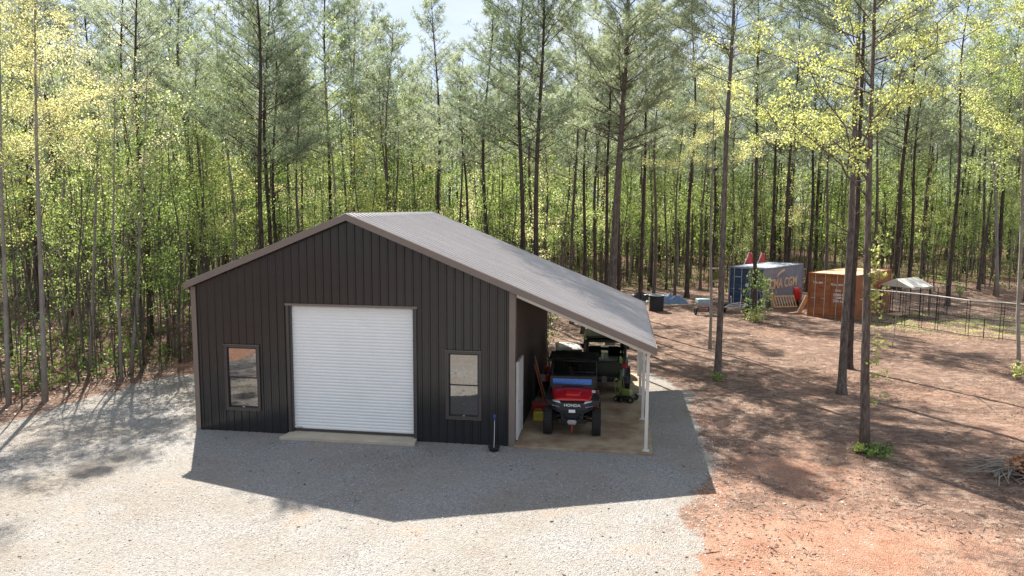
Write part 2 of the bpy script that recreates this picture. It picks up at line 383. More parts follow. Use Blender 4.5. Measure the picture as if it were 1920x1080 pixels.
# ------------------------------------------------------------------ the steel building
W, D, RX, RZ, SL = 9.144, 8.755, 4.636, 6.0, .408
ZB = -.2
def rib_wall(mb, x0, x1, top, openings, pitch=.2286, phase=.0, out=-1):
    """panel in local x/z facing -y: 3 cm skin with raised ribs, openings (x0,x1,z0,z1) left clear"""
    bps = sorted({x0, x1} | {o[0] for o in openings} | {o[1] for o in openings} | {p for p in (RX,) if x0 < p < x1})
    for a, b in zip(bps[:-1], bps[1:]):
        m = (a+b)/2; ops = sorted([o for o in openings if o[0] <= m <= o[1]], key=lambda o: o[2]); z = ZB
        for o in ops:
            if o[2] > z: mb.prism([(a, z), (b, z), (b, o[2]), (a, o[2])], 1, 0, .03)
            z = o[3]
        mb.prism([(a, z), (b, z), (b, top(b)), (a, top(a))], 1, 0, .03)
    x = x0+phase+pitch/2
    while x < x1-.03:
        ops = sorted([o for o in openings if o[0]-.035 <= x <= o[1]+.035], key=lambda o: o[2]); z = ZB; iv = []
        for o in ops:
            if o[2]-.04 > z: iv.append((z, o[2]-.04))
            z = o[3]+.04
        iv.append((z, min(top(x-.03), top(x+.03))-.002))
        for za, zb in iv:
            mb.prism([(x-.034, .001), (x-.016, -.026), (x+.016, -.026), (x+.034, .001)], 2, za, zb)
        for q in (x-.085, x+.085):                       # two shallow stiffening beads in the pan
            for za, zb in iv:
                if all(not (o[0]-.02 < q < o[1]+.02) for o in ops): mb.prism([(q-.010, .001), (q, -.004), (q+.010, .001)], 2, za, zb)
        x += pitch
B = empty('metal_building', (0, 0, 0), 0, 'dark brown ribbed steel workshop with white roll-up door and open lean-to', 'building')
top = lambda x: RZ-.12-SL*abs(x-RX)
DX0, DX1, DZ = 2.856, 6.424, 3.522
WIN = [(.96, 1.93, .54, 2.34), (7.32, 8.22, .59, 2.39)]
mb = MB(); rib_wall(mb, 0, W, top, [(DX0, DX1, ZB-1, DZ)]+WIN, phase=.09); mb.build('front_wall', MT['wall'], B)
def side(mb, x, y0, y1, z1, face, ops=()):
    t = MB(); rib_wall(t, 0, y1-y0, lambda q: z1, list(ops))
    for p in t.v:
        mb.v.append((x+face*(-p[1]), y0+p[0], p[2]))
    mb.f += t.f
SD = (.36, 1.32)
mb = MB(); side(mb, W-.031, .032, D-.032, top(W)-.02, 1, [(SD[0]-.032, SD[1]-.032, ZB-1, 2.06)]); mb.build('right_wall', MT['sidewall'], B)
mb = MB(); side(mb, .031, .032, D-.032, top(0)-.02, -1); mb.build('left_wall', MT['sidewall'], B)
t = MB(); rib_wall(t, 0, W, top, []); mb = MB(); mb.v = [(W-p[0] if False else p[0], D-p[1], p[2]) for p in t.v]; mb.f = t.f; mb.build('back_wall', MT['sidewall'], B)
# roof: one sheet per slope, ribs running down the slope
XL, XR, Y0, Y1 = -.08, 12.78, -.2, 8.96
def roof_sheet(name, xa, xb):
    prof = []; y = Y0+.05; prof.append((Y0, 0))
    while y < Y1-.1:
        prof += [(y, 0), (y+.010, .058), (y+.062, .058), (y+.085, 0)]; y += .3048
    prof.append((Y1, 0)); mb = MB(); z = lambda x: RZ-SL*abs(x-RX)
    n = len(prof)
    for x in (xa, xb):
        for y, h in prof: mb.v.append((x, y, z(x)+h))
        mb.v += [(x, Y1, z(x)-.03), (x, Y0, z(x)-.03)]
    k = n+2
    for j in range(k): mb.f.append((j, (j+1) % k, k+(j+1) % k, k+j))
    return mb.build(name, MT['roof'], B)
roof_sheet('roof_panel', XL, RX-.004); roof_sheet('roof_panel', RX+.004, XR)
mb = MB()
for s in (-1, 1):
    a = Vector((RX, 0, RZ+.045)); b = Vector((RX+s*.2, 0, RZ+.03-SL*.2))
    mb.loft([[(p.x, yy, p.z+dz) for p, dz in ((a, 0), (b, 0), (b, -.012), (a, -.012))] for yy in (Y0-.03, Y1+.02)])
mb.build('ridge_cap', MT['roof'], B)
def rake(y, s, mat=MT['trim']):
    mb = MB(); z = lambda x: RZ-SL*abs(x-RX)
    for xa, xb in ((XL-.03, RX), (RX, XR+.01)):
        mb.loft([[(xa, y, z(xa)+.035), (xa, y+s*.022, z(xa)+.035), (xa, y+s*.022, z(xa)-.145), (xa, y, z(xa)-.145)],
                 [(xb, y, z(xb)+.035), (xb, y+s*.022, z(xb)+.035), (xb, y+s*.022, z(xb)-.145), (xb, y, z(xb)-.145)]])
        mb.loft([[(xa, y-s*.07, z(xa)+.040), (xa, y+s*.024, z(xa)+.040), (xa, y+s*.024, z(xa)+.034), (xa, y-s*.07, z(xa)+.034)],
                 [(xb, y-s*.07, z(xb)+.040), (xb, y+s*.024, z(xb)+.040), (xb, y+s*.024, z(xb)+.034), (xb, y-s*.07, z(xb)+.034)]])
    mb.build('rake_trim', mat, B)
rake(Y0-.001, -1); rake(Y1+.001, 1)
mb = MB(); zz = RZ-SL*(XR-RX); mb.bb(XR+.012, XR+.03, Y0-.02, Y1+.02, zz-.11, zz+.03); mb.build('eave_trim', MT['trim'], B)
mb = MB(); zz = RZ-SL*(RX-XL); mb.bb(XL-.03, XL-.012, Y0-.02, Y1+.02, zz-.11, zz+.03); mb.build('eave_trim', MT['trim'], B)
# corner trims
for x0, x1 in ((-.014, .13), (W-.15, W+.014)):
    mb = MB(); zt = top((x0+x1)/2)-.03; mb.bb(x0, x1, -.042, -.028, ZB, zt); xs = x0 if x0 < 1 else x1
    mb.bb(min(xs, xs+(.012 if x0 < 1 else -.012)), max(xs, xs+(.012 if x0 < 1 else -.012)), -.027, .13, ZB, zt)
    mb.build('corner_trim', MT['trim'], B)
# purlins and rafters of the lean-to
mb = MB(); z = lambda x: RZ-SL*abs(x-RX)
for x in np.arange(W+.35, XR-.1, .62): mb.bb(x-.02, x+.02, Y0+.05, Y1-.05, z(x)-.135, z(x)-.045)
mb.build('purlin', MT['post'], B)
for yy in (0.05, 2.92, 5.84, 8.70):
    mb = MB(); xa, xb = W+.03, 12.66
    mb.loft([[(x, yy-.04, z(x)-.137), (x, yy+.04, z(x)-.137), (x, yy+.04, z(x)-.26), (x, yy-.04, z(x)-.26)] for x in (xa, xb)])
    mb.build('rafter', MT['post'], B)
    mb = MB(); mb.bb(12.557, 12.643, yy-.043, yy+.043, -.06, z(12.6)-.262); mb.bb(12.51, 12.69, yy-.09, yy+.09, -.06, -.045)
    mb.build('post', MT['post'], B, bevel=.006)
# roll-up door
dr = MB(); N = 39*8
dr.grid(lambda u, v: (DX0+.05+(DX1-DX0-.10)*v, .105-.013*abs(math.sin(math.pi*u*39))**.7, .035+(DZ-.06)*u), N, 1)
door = dr.build('roll_up_door', MT['white'], B, smooth=True)
mb = MB(); mb.bb(DX0+.05, DX1-.05, .09, .13, -.03, .035); mb.build('bottom_bar', MT['dtrim'], door)
mb = MB(); mb.bb(3.0, 3.14, .06, .088, .06, .09); mb.build('handle', MT['steel'], door)
mb = MB()
mb.bb(DX0-.06, DX0+.012, -.045, .0, -.05, DZ-.001); mb.bb(DX0, DX0+.05, .001, .14, -.05, DZ-.001); mb.build('door_jamb', MT['dtrim'], B); mb = MB()
mb.bb(DX1-.012, DX1+.06, -.045, .0, -.05, DZ-.001); mb.bb(DX1-.05, DX1, .001, .14, -.05, DZ-.001)
mb.build('door_jamb', MT['dtrim'], B)
mb = MB(); mb.bb(DX0-.09, DX1+.09, -.055, .02, DZ, DZ+.055); mb.build('door_header', MT['trim'], B)
# windows
for i, (a, b, c, d) in enumerate(WIN):
    mb = MB(); e = .045
    for q in ((a-.02, b+.02, d-e, d+.02), (a-.02, b+.02, c-.02, c+e), (a-.02, a+e, c+e, d-e), (b-e, b+.02, c+e, d-e)): mb.bb(q[0], q[1], -.04, .05, q[2], q[3])
    wn = mb.build('window', MT['dtrim'], B, bevel=.004)
    mb = MB(); mb.bb(a-.05, b+.05, -.056, -.028, d+.022, d+.045); mb.bb(a-.034, a-.022, -.05, -.028, c-.03, d+.02); mb.bb(b+.022, b+.034, -.05, -.028, c-.03, d+.02); mb.bb(a-.034, b+.034, -.05, -.028, c-.036, c-.022)
    mb.build('window_trim', MT['wtrim'], wn)
    mid = c+(d-c)*.49
    for nm, z0, z1, yo in (('upper_sash', mid, d-e, .0), ('lower_sash', c+e, mid+.03, .022)):
        mb = MB(); s = .035
        mb.bb(a+e, b-e, yo, yo+.02, z1-s, z1); mb.bb(a+e, b-e, yo, yo+.02, z0, z0+s); mb.bb(a+e, a+e+s, yo, yo+.02, z0+s, z1-s); mb.bb(b-e-s, b-e, yo, yo+.02, z0+s, z1-s)
        sash = mb.build(nm, MT['black'], wn)
        mb = MB(); mb.bb(a+e+s, b-e-s, yo+.008, yo+.014, z0+s, z1-s); mb.build('pane', MT['glass'], sash)
    mb = MB(); mb.bb((a+b)/2-.03, (a+b)/2+.03, -.012, .0, c+e+.005, c+e+.03); mb.build('latch', MT['steel'], wn)
# side door under the lean-to
mb = MB(); mb.bb(W+.0, W+.045, SD[0]+.035, SD[1]-.035, -.02, 2.02); sdo = mb.build('side_door', MT['white2'], B, bevel=.004)
mb = MB(); mb.lathe([(.0, 0), (.02, 0), (.02, .03), (.034, .045), (.034, .07), (.0, .085)], (W+.045, SD[0]+.12, 1.0), 'x', 14); mb.build('handle', MT['steel'], sdo, smooth=True)
mb = MB(); mb.bb(W-.01, W+.05, SD[0]-.03, SD[0]+.03, -.05, 2.09); mb.bb(W-.01, W+.05, SD[1]-.03, SD[1]+.03, -.05, 2.09); mb.bb(W-.01, W+.05, SD[0]+.031, SD[1]-.031, 2.03, 2.09); mb.build('door_frame', MT['white2'], B)
# slabs
def slab(name, poly, z0, z1, mat):
    mb = MB(); mb.prism(poly, 2, z0, z1); o = mb.build(name, mat, None, bevel=.012); o['kind'] = 'structure'
slab('door_apron', [(2.72, -.50), (6.52, -.42), (6.44, .2), (2.84, .2)], -.3, -.045, MT['conc2'])
slab('lean_to_slab', [(W+.004, -.14), (12.78, -.14), (12.78, 9.05), (W+.004, 9.05)], -.3, -.062, MT['conc'])

# ------------------------------------------------------------------ small things at the building
def wheel(mb_t, mb_r, c, R, w, axis='x', rim=.5, k=28, knob=True):
    h = w/2
    mb_t.lathe([(R*rim, -h*.8), (R*.86, -h), (R*.97, -h*.82), (R, -h*.5), (R, h*.5), (R*.97, h*.82), (R*.86, h), (R*rim, h*.8)], c, axis, k, close=True)
    if knob:
        for j in range(k):
            q = 2*math.pi*(j+.5)/k
            for sgn in (-1, 1):
                d = Vector((sgn*h*.55, math.cos(q+sgn*.08)*R, math.sin(q+sgn*.08)*R)) if axis == 'x' else Vector((math.cos(q+sgn*.08)*R, sgn*h*.55, math.sin(q+sgn*.08)*R))
                Rm = Matrix.Rotation(q, 3, 'X') if axis == 'x' else Matrix.Rotation(-q, 3, 'Y')
                mb_t.box(Vector(c)+d, ((w*.42), R*.05, R*.07) if axis == 'x' else (R*.05, w*.42, R*.07), Rm)
    mb_r.lathe([(0, -h*.2), (R*rim*.35, -h*.35), (R*rim*.4, -h*.1), (R*rim*.85, -h*.3), (R*rim, -h*.78), (R*rim*1.04, -h*.78), (R*rim*1.04, h*.78), (R*rim, h*.78), (R*rim*.85, h*.3), (R*rim*.4, h*.1), (R*rim*.35, h*.35), (0, h*.2)], c, axis, k)
def add_wheel(parent, c, R, w, rimmat=None, **k):
    t, r = MB(), MB(); wheel(t, r, c, R, w, **k)
    root = bpy.data.objects.new('wheel', None); C.objects.link(root); root.parent = parent; root.empty_display_size = .1
    t.build('tyre', MT['rubber'], root); r.build('rim', rimmat or MT['darkmetal'], root, smooth=True)

# black rubber pan with a brush pole standing in it
p = px(926, 845)
o = empty('feed_pan', (p.x, p.y, -.115), 0, 'shallow black rubber pan on the shaded gravel before the right window', 'pan')
MB().lathe([(0, .012), (.10, .012), (.14, .10), (.155, .105), (.158, .095), (.115, 0), (0, 0)], (0, 0, 0), 'z', 28).build('pan_body', MT['rubber'], o, smooth=True)
MB().lathe([(.147, .1), (.16, .106), (.163, .098), (.15, .09)], (0, 0, 0), 'z', 28, close=True).build('rolled_rim', MT['black'], o)
o = empty('scrub_brush', (p.x, p.y, -.10), 0, 'thin pale pole brush with a blue grip standing upright in the black pan', 'brush')
MB().tube([(0, 0, .03), (.01, .01, .4), (.012, .02, .82)], .007, 8).build('pole', MT['white2'], o)
MB().tube([(.012, .02, .80), (.012, .02, .84), (.012, .02, .93), (.012, .02, .95)], [.018, .03, .028, .012], 10).build('grip', MT['bluep'], o, smooth=True)
MB().box((0, 0, .04), (.09, .05, .05)).build('brush_head', MT['black'], o, bevel=.006)

# fuel can and red tote
o = empty('fuel_can', (9.55, 2.28, -.06), .1, 'yellow plastic fuel can on the slab beside the dark wall, below the red tote', 'fuel can')
MB().loft([[(x*s, y*s2, z_) for x, y in ((-.17, -.09), (.17, -.09), (.17, .09), (-.17, .09))] for z_, s, s2 in ((0, .96, .94), (.02, 1, 1), (.24, 1, 1), (.29, .85, .8))]).build('can_body', MT['yellow'], o, bevel=.02)
MB().tube([(-.11, 0, .28), (-.10, 0, .34), (.05, 0, .345), (.08, 0, .28)], .014, 8).build('handle', MT['yellow'], o)
MB().tube([(.12, 0, .27), (.12, 0, .33)], .03, 12).build('cap', MT['black'], o)
o = empty('storage_tote', (9.52, 2.78, -.06), .05, 'red plastic storage tote against the dark wall, just behind the yellow fuel can', 'tote')
MB().loft([[(x*s, y*s, z_) for x, y in ((-.22, -.17), (.22, -.17), (.22, .17), (-.22, .17))] for z_, s in ((0, .88), (.38, 1))]).build('tote_body', MT['redp'], o, bevel=.015)
MB().box((0, 0, .395), (.48, .38, .03)).build('lid', MT['redp'], o, bevel=.01)
# long handled tools against the wall
def leaning_tool(name, lab, y, mat, headfn, L_=1.45, dy=0):
    o = empty(name, (9.62, y, -.06), 0, lab, 'hand tool', 'long handled tools leaning on the lean-to wall')
    MB().tube([(0, 0, .2), (-.37, dy, L_)], .018, 8).build('handle', mat, o); headfn().build('blade', MT['darkmetal'], o, bevel=.003)
leaning_tool('shovel', 'shovel with a bare orange handle leaning on the dark wall', 3.3, MT['orange'], lambda: MB().grid(lambda u, v: ((v-.5)*.2*(1-.6*max(0, .35-u)/.35), .02*math.sin(math.pi*v), .0+u*.28), 6, 6), 1.4, .25)
leaning_tool('garden_rake', 'garden rake with a red handle leaning beside the shovel', 3.5, MT['redp'], lambda: [mb_ for mb_ in [MB()] for _ in [mb_.box((0, 0, .2), (.4, .03, .03))] for k in range(10) if mb_.box((-.19+k*.042, 0, .13), (.012, .012, .12)) is None or k == 9][-1], 1.5, .1)
leaning_tool('digging_bar', 'dark long handled hoe leaning nearest the corner', 3.75, MT['wood'], lambda: MB().box((0, -.05, .12), (.16, .12, .015)).box((0, 0, .16), (.03, .03, .12)), 1.65, -.1)
# ------------------------------------------------------------------ red side-by-side utility vehicle (front faces -y)
def ring(y, hw, z0, z1, r=.3, n=12, zc=None):
    """rounded arch section across x at station y"""
    pts = [(-hw, y, z0)]
    for i in range(n+1):
        a = math.pi*(1-i/n); c_, s_ = math.cos(a), math.sin(a)
        ex = abs(c_)**r*(1 if c_ > 0 else -1); ez = abs(s_)**r
        pts.append((hw*ex, y, z0+(z1-z0)*ez))
    pts.append((hw, y, z0)); return pts
U = empty('utility_vehicle', (10.57, 2.16, -.06), math.radians(2), 'red side-by-side utility vehicle with black roof parked facing out under the lean-to', 'utility vehicle')
# body
MB().loft([ring(-1.12, .44, .88, .93, .45), ring(-.98, .52, .82, .985, .45), ring(-.7, .60, .80, 1.05, .45), ring(-.45, .62, .84, 1.09, .45)]).build('hood', MT['red'], U, smooth=True, bevel=.004)
mb = MB(); mb.loft([ring(-1.0, .17, .97, 1.005, .35), ring(-.7, .25, 1.03, 1.075, .35), ring(-.47, .30, 1.07, 1.11, .35)]); mb.build('hood_scoop', MT['red'], U, smooth=True)
for s in (-1, 1):
    MB().loft([[(s*.46, -1.16, .70), (s*.70, -1.02, .76), (s*.70, -1.0, .86), (s*.48, -1.12, .90)],
               [(s*.52, -.95, .78), (s*.74, -.9, .86), (s*.74, -.88, .93), (s*.54, -.9, .97)],
               [(s*.54, -.62, .80), (s*.75, -.60, .86), (s*.75, -.58, .93), (s*.56, -.6, 1.02)],
               [(s*.56, -.45, .60), (s*.74, -.42, .60), (s*.74, -.42, .86), (s*.60, -.42, 1.02)]]).build('front_fender', MT['black'], U, bevel=.008)
    hl = MB().loft([[(s*.30, -1.175, .815), (s*.52, -1.125, .86), (s*.52, -1.125, .90), (s*.34, -1.155, .875)],
                    [(s*.30, -1.10, .815), (s*.52, -1.05, .86), (s*.52, -1.05, .90), (s*.34, -1.08, .875)]]).build('headlight', MT['lamp'], U, bevel=.004)
    MB().loft([[(s*.34, -1.20, .73), (s*.54, -1.16, .76), (s*.54, -1.16, .775), (s*.34, -1.20, .75)], [(s*.34, -1.15, .73), (s*.54, -1.10, .76), (s*.54, -1.10, .775), (s*.34, -1.15, .75)]]).build('marker_strip', MT['lamp'], U)
MB().loft([[(-.50, -1.05, .62), (.50, -1.05, .62), (.54, -1.05, .90), (-.54, -1.05, .90)], [(-.42, -1.19, .60), (.42, -1.19, .60), (.46, -1.17, .83), (-.46, -1.17, .83)]]).build('front_fascia', MT['black'], U, bevel=.02)
mb = MB()
mb.tube([(-.56, -1.02, .74), (-.5, -1.2, .70), (-.3, -1.27, .62), (.3, -1.27, .62), (.5, -1.2, .70), (.56, -1.02, .74)], .02, 8)
mb.tube([(-.3, -1.27, .62), (-.22, -1.24, .42), (.22, -1.24, .42), (.3, -1.27, .62)], .02, 8); mb.tube([(-.16, -1.24, .42), (-.16, -1.27, .62)], .014, 6); mb.tube([(.16, -1.24, .42), (.16, -1.27, .62)], .014, 6)
mb.build('bumper_guard', MT['black'], U, smooth=True)
text('lettering', 'HONDA', .098, MT['whitel'], U, frame((0, -1.196, .780), (1, 0, 0), (0, -.15, 1)), .003, .002, 1.2)
MB().box((.0, -1.285, .66), (.17, .012, .075)).build('number_tag', MT['whitel'], U)
wn = MB().box((0, -1.22, .37), (.20, .10, .11)).tube([(-.12, -1.2, .37), (.12, -1.2, .37)], .045, 12).build('winch', MT['steel'], U, bevel=.008)
MB().tube([(0, -1.28, .34), (.01, -1.30, .22), (-.01, -1.29, .12)], .017, 6).build('winch_strap', MT['redp'], wn)
# chassis, floor, cab sides
mb = MB(); mb.bb(-.36, .36, -1.1, 1.3, .30, .40); mb.bb(-.66, .66, -.42, .42, .33, .37); mb.bb(-.30, .30, -1.12, -.5, .40, .72); mb.build('chassis', MT['black'], U, bevel=.01)
for s in (-1, 1):
    MB().loft([[(s*.60, -.42, .42), (s*.70, -.42, .42), (s*.70, -.42, .95), (s*.62, -.42, 1.0)], [(s*.60, -.1, .42), (s*.72, -.1, .42), (s*.72, -.1, .72), (s*.62, -.1, .74)],
               [(s*.60, .45, .42), (s*.72, .45, .42), (s*.72, .45, .80), (s*.62, .45, .82)]]).build('door_panel', MT['red'], U, bevel=.008)
    for yy in (-.97, .93):
        mb = MB()
        for dz in (.36, .48): mb.tube([(s*.28, yy+.14, dz), (s*.62, yy, dz+.0)], .016, 6); mb.tube([(s*.28, yy-.14, dz), (s*.62, yy, dz)], .016, 6)
        mb.tube([(s*.5, yy+.05, .42), (s*.40, yy+.08, .82)], .035, 8)
        mb.build('suspension_arm', MT['darkmetal'], U)
    add_wheel(U, (s*.645, -.97, .335), .335, .24); add_wheel(U, (s*.645, .93, .335), .335, .26)
    MB().tube([(s*.72, -.36, 1.17), (s*.80, -.40, 1.24)], .012, 6).box((s*.84, -.40, 1.28), (.14, .03, .18)).build('mirror', MT['black'], U, bevel=.01)
# cargo bed and seats
mb = MB(); mb.bb(-.62, .62, .50, 1.42, .72, .76)
for q in ((-.66, -.62, .5, 1.42), (.62, .66, .5, 1.42), (-.62, .62, .47, .50), (-.62, .62, 1.42, 1.46)): mb.bb(q[0], q[1], q[2], q[3], .70, 1.0)
mb.build('cargo_bed', MT['black'], U, bevel=.008)
for x in (-.32, .32):
    MB().box((x, .12, .66), (.5, .5, .14)).build('seat', MT['fabric'], U, bevel=.04)
    MB().box((x, .40, .95), (.5, .12, .55), Matrix.Rotation(-.18, 3, 'X')).build('backrest', MT['fabric'], U, bevel=.04)
MB().loft([[(-.6, -.46, .85), (.6, -.46, .85), (.6, -.46, 1.12), (-.6, -.46, 1.12)], [(-.6, -.28, .80), (.6, -.28, .80), (.6, -.30, 1.10), (-.6, -.30, 1.10)]]).build('dashboard', MT['black'], U, bevel=.02)
mb = MB(); mb.lathe([(.155, -.012), (.167, 0), (.155, .012), (.143, 0)], (0, 0, 0), 'z', 20, close=True); mb.tube([(-.15, 0, 0), (.15, 0, 0)], .012, 6); mb.tube([(0, 0, 0), (0, 0, -.3)], .016, 6)
st = mb.build('steering_wheel', MT['black'], U, smooth=True); st.location = (.30, -.18, 1.12); st.rotation_euler = (math.radians(55), 0, 0)
# cage, half windscreen, netting and roof
mb = MB()
for s in (-1, 1):
    mb.tube([(s*.64, -.47, 1.02), (s*.62, -.42, 1.20), (s*.60, -.02, 1.66), (s*.60, .95, 1.68), (s*.62, .52, 1.2), (s*.64, .50, .75)], .025, 8)
mb.tube([(-.62, -.42, 1.34), (.62, -.42, 1.34)], .026, 8); mb.tube([(-.6, -.02, 1.66), (.6, -.02, 1.66)], .024, 8); mb.tube([(-.6, .93, 1.68), (.6, .93, 1.68)], .024, 8)
mb.tube([(-.61, .55, 1.25), (.61, .55, 1.25)], .022, 8)
for s in (-1, 1): mb.tube([(s*.62, -.45, 1.1), (s*.62, -.42, 1.34), (s*.61, -.30, 1.42)], .024, 8)
mb.build('roll_cage', MT['black'], U, smooth=True)
wsf = MB().bb(-.56, .50, -.452, -.436, 1.14, 1.285).build('windscreen', MT['wsh'], U)
mb = MB(); mb.bb(-.63, .63, -.466, -.42, 1.285, 1.35); mb.bb(-.63, -.56, -.466, -.42, 1.14, 1.285); mb.bb(.50, .63, -.466, -.42, 1.14, 1.285); mb.bb(-.63, .63, -.466, -.42, 1.08, 1.14); mb.build('windscreen_frame', MT['black'], wsf)
def roofz(u, v): return (-.69+1.38*v, -.12+1.2*u, 1.70+.03*math.sin(math.pi*v)-.02*u+.012*math.sin(7*u+5*v)+.01*math.sin(19*v+3*u))
MB().grid(roofz, 16, 16).build('canvas_roof', MT['fabric'], U, smooth=True, solid=.035)
mb = MB()
for k in range(13): mb.tube([(-.6+k*.1, .52, 1.22), (-.6+k*.1, .9, 1.64)], .011, 4)
for k in range(5): q = k/4; mb.tube([(-.6, .52+.38*q, 1.22+.42*q), (.6, .52+.38*q, 1.22+.42*q)], .011, 4)
mb.build('rear_netting', MT['fabric'], U)
for s in (-1, 1):
    MB().loft([[(s*.62, .90, 1.10), (s*.16, .90, 1.10), (s*.16, .93, 1.66), (s*.62, .93, 1.66)], [(s*.62, .915, 1.10), (s*.16, .915, 1.10), (s*.16, .945, 1.66), (s*.62, .945, 1.66)]]).build('rear_curtain', MT['fabric'], U)
MB().box((.56, -.66, 1.02), (.10, .12, .004), Matrix.Rotation(.3, 3, 'X')).build('decal', MT['whitel'], U)

U.scale = (1.04, 1.04, 1.12)
# ------------------------------------------------------------------ dark open four-wheel drive, tail towards the camera
J = empty('four_wheel_drive', (11.35, 7.45, -.06), math.radians(1.5), 'dark green boxy four-wheel drive, tail out behind the red utility vehicle', 'car')
MB().loft([[(-.72, -1.72, .52), (.72, -1.72, .52), (.74, -1.74, 1.12), (-.74, -1.74, 1.12)], [(-.72, .4, .52), (.72, .4, .52), (.74, .4, 1.12), (-.74, .4, 1.12)]]).build('body_tub', MT['olive'], J, bevel=.03)
MB().loft([[(-.62, .4, .55), (.62, .4, .55), (.66, .4, 1.10), (-.66, .4, 1.10)], [(-.50, 1.75, .60), (.50, 1.75, .60), (.52, 1.75, 1.02), (-.52, 1.75, 1.02)]]).build('hood', MT['olive'], J, bevel=.03)
# hardtop shell with a rounded rear opening
def rr(hw, z0, z1, r, n=6):
    pts = []
    for cx, cz, a0 in ((hw-r, z1-r, 0), (-hw+r, z1-r, 90), (-hw+r, z0+r, 180), (hw-r, z0+r, 270)):
        for i in range(n+1):
            a = math.radians(a0+90*i/n); pts.append((cx+r*math.cos(a), cz+r*math.sin(a)))
    return pts
def shell(y, hw, z0, z1, r): return [(x, y, z) for x, z in rr(hw, z0, z1, r)]
outer = [shell(-1.70, .73, 1.10, 1.86, .14), shell(-1.0, .74, 1.10, 1.90, .12), shell(.2, .73, 1.10, 1.90, .12), shell(.34, .72, 1.10, 1.86, .14)]
mb = MB(); mb.loft(outer, cap=False)
mb.loft([shell(-1.70, .73, 1.10, 1.86, .14), shell(-1.715, .70, 1.14, 1.83, .13), shell(-1.70, .63, 1.20, 1.76, .11), shell(-1.60, .63, 1.20, 1.76, .11)], cap=False)
mb.loft([shell(.34, .72, 1.10, 1.86, .14), shell(.30, .62, 1.22, 1.78, .11)], cap=False)
mb.build('hard_top', MT['olive'], J, smooth=False, bevel=0)
MB().grid(lambda u, v: (-.66+1.32*v, -1.62+1.85*u, 1.90+.018*math.sin(math.pi*v)+.006), 6, 8).build('roof_skin', M('pale_olive_roof', (.12, .14, .085), .5, var=.2, vs=4), J, smooth=True, solid=.02)
mb = MB()
for s in (-1, 1):
    mb.tube([(s*.60, -1.2, 1.1), (s*.58, -1.15, 1.74), (s*.58, .1, 1.76), (s*.6, .3, 1.2)], .03, 8)
mb.tube([(-.58, -1.15, 1.74), (.58, -1.15, 1.74)], .03, 8); mb.build('roll_bar', MT['black'], J)
for x in (-.34, .34):
    MB().box((x, -.25, 1.15), (.44, .16, .42)).build('seat', MT['fabric'], J, bevel=.05)
mb = MB(); mb.bb(-.62, .62, -1.80, -1.745, .74, 1.08); mb.build('tailgate', MT['olive'], J, bevel=.015)
mb = MB(); mb.bb(.52, .66, -1.80, -1.75, .60, .98); mb.build('spare_can_bracket', MT['greyp'], J, bevel=.01)
for s in (-1, 1):
    MB().box((s*.66, -1.775, .98), (.15, .06, .16)).build('tail_light', MT['rlamp'], J, bevel=.01)
    # fender flares: arch bands over the wheels
    for yy in (-1.12, 1.15):
        mb = MB(); n = 10
        mb.loft([[(s*.68, yy+math.cos(a)*.47, .36+math.sin(a)*.45), (s*.88, yy+math.cos(a)*.49, .36+math.sin(a)*.45), (s*.88, yy+math.cos(a)*.51, .36+math.sin(a)*.49), (s*.68, yy+math.cos(a)*.51, .36+math.sin(a)*.49)] for a in [math.pi*(i/n) for i in range(n+1)]])
        mb.build('wheel_arch', MT['black'], J)
        add_wheel(J, (s*.74, yy, .40), .40, .27, rim=.48)
    MB().bb(min(s*.74, s*.90), max(s*.74, s*.90), .0+.30, .38, 1.15, 1.32).build('mirror', MT['black'], J, bevel=.01)
MB().bb(-.78, .78, -1.93, -1.80, .52, .64).build('rear_bumper', MT['black'], J, bevel=.02)
mb = MB(); mb.bb(-.5, .5, -1.5, 1.6, .36, .52); mb.tube([(-.7, -1.12, .4), (.7, -1.12, .4)], .06, 8); mb.tube([(-.7, 1.15, .4), (.7, 1.15, .4)], .06, 8); mb.build('chassis', MT['darkmetal'], J)

# ------------------------------------------------------------------ quad bike with red lamps, loaded trailer edge beyond the UTV
Q = empty('quad_bike', (9.78, 5.7, -.06), 0, 'dark quad bike with red tail lamps squeezed between the wall and the red utility vehicle', 'quad bike')
for s in (-1, 1):
    for yy in (-.62, .62): add_wheel(Q, (s*.38, yy, .29), .29, .24)
    MB().loft([[(s*.2, yy, .60+.12*math.sin(math.pi*q)), (s*.52, yy, .56+.14*math.sin(math.pi*q)), (s*.52, yy, .59+.14*math.sin(math.pi*q)), (s*.2, yy, .64+.12*math.sin(math.pi*q))] for q, yy in [(k/6, -1.0+.75*k/6) for k in range(7)]]).build('rear_fender', MT['redp'], Q)
    MB().loft([[(s*.2, yy, .60+.12*math.sin(math.pi*q)), (s*.52, yy, .56+.14*math.sin(math.pi*q)), (s*.52, yy, .59+.14*math.sin(math.pi*q)), (s*.2, yy, .64+.12*math.sin(math.pi*q))] for q, yy in [(k/6, .25+.75*k/6) for k in range(7)]]).build('front_fender', MT['redp'], Q)
    MB().box((s*.30, -1.02, .72), (.16, .05, .12)).build('tail_light', MT['rlamp'], Q, bevel=.01)
MB().box((0, -.2, .78), (.30, .8, .14)).build('seat', MT['fabric'], Q, bevel=.05)
mb = MB(); mb.bb(-.2, .2, -.9, .9, .35, .62); mb.build('frame', MT['darkmetal'], Q, bevel=.03)
mb = MB(); mb.tube([(-.4, .25, 1.02), (-.15, .38, 1.0), (.15, .38, 1.0), (.4, .25, 1.02)], .018, 8); mb.tube([(0, .38, 1.0), (0, .5, .6)], .03, 8); mb.build('handlebar', MT['black'], Q)
mb = MB()
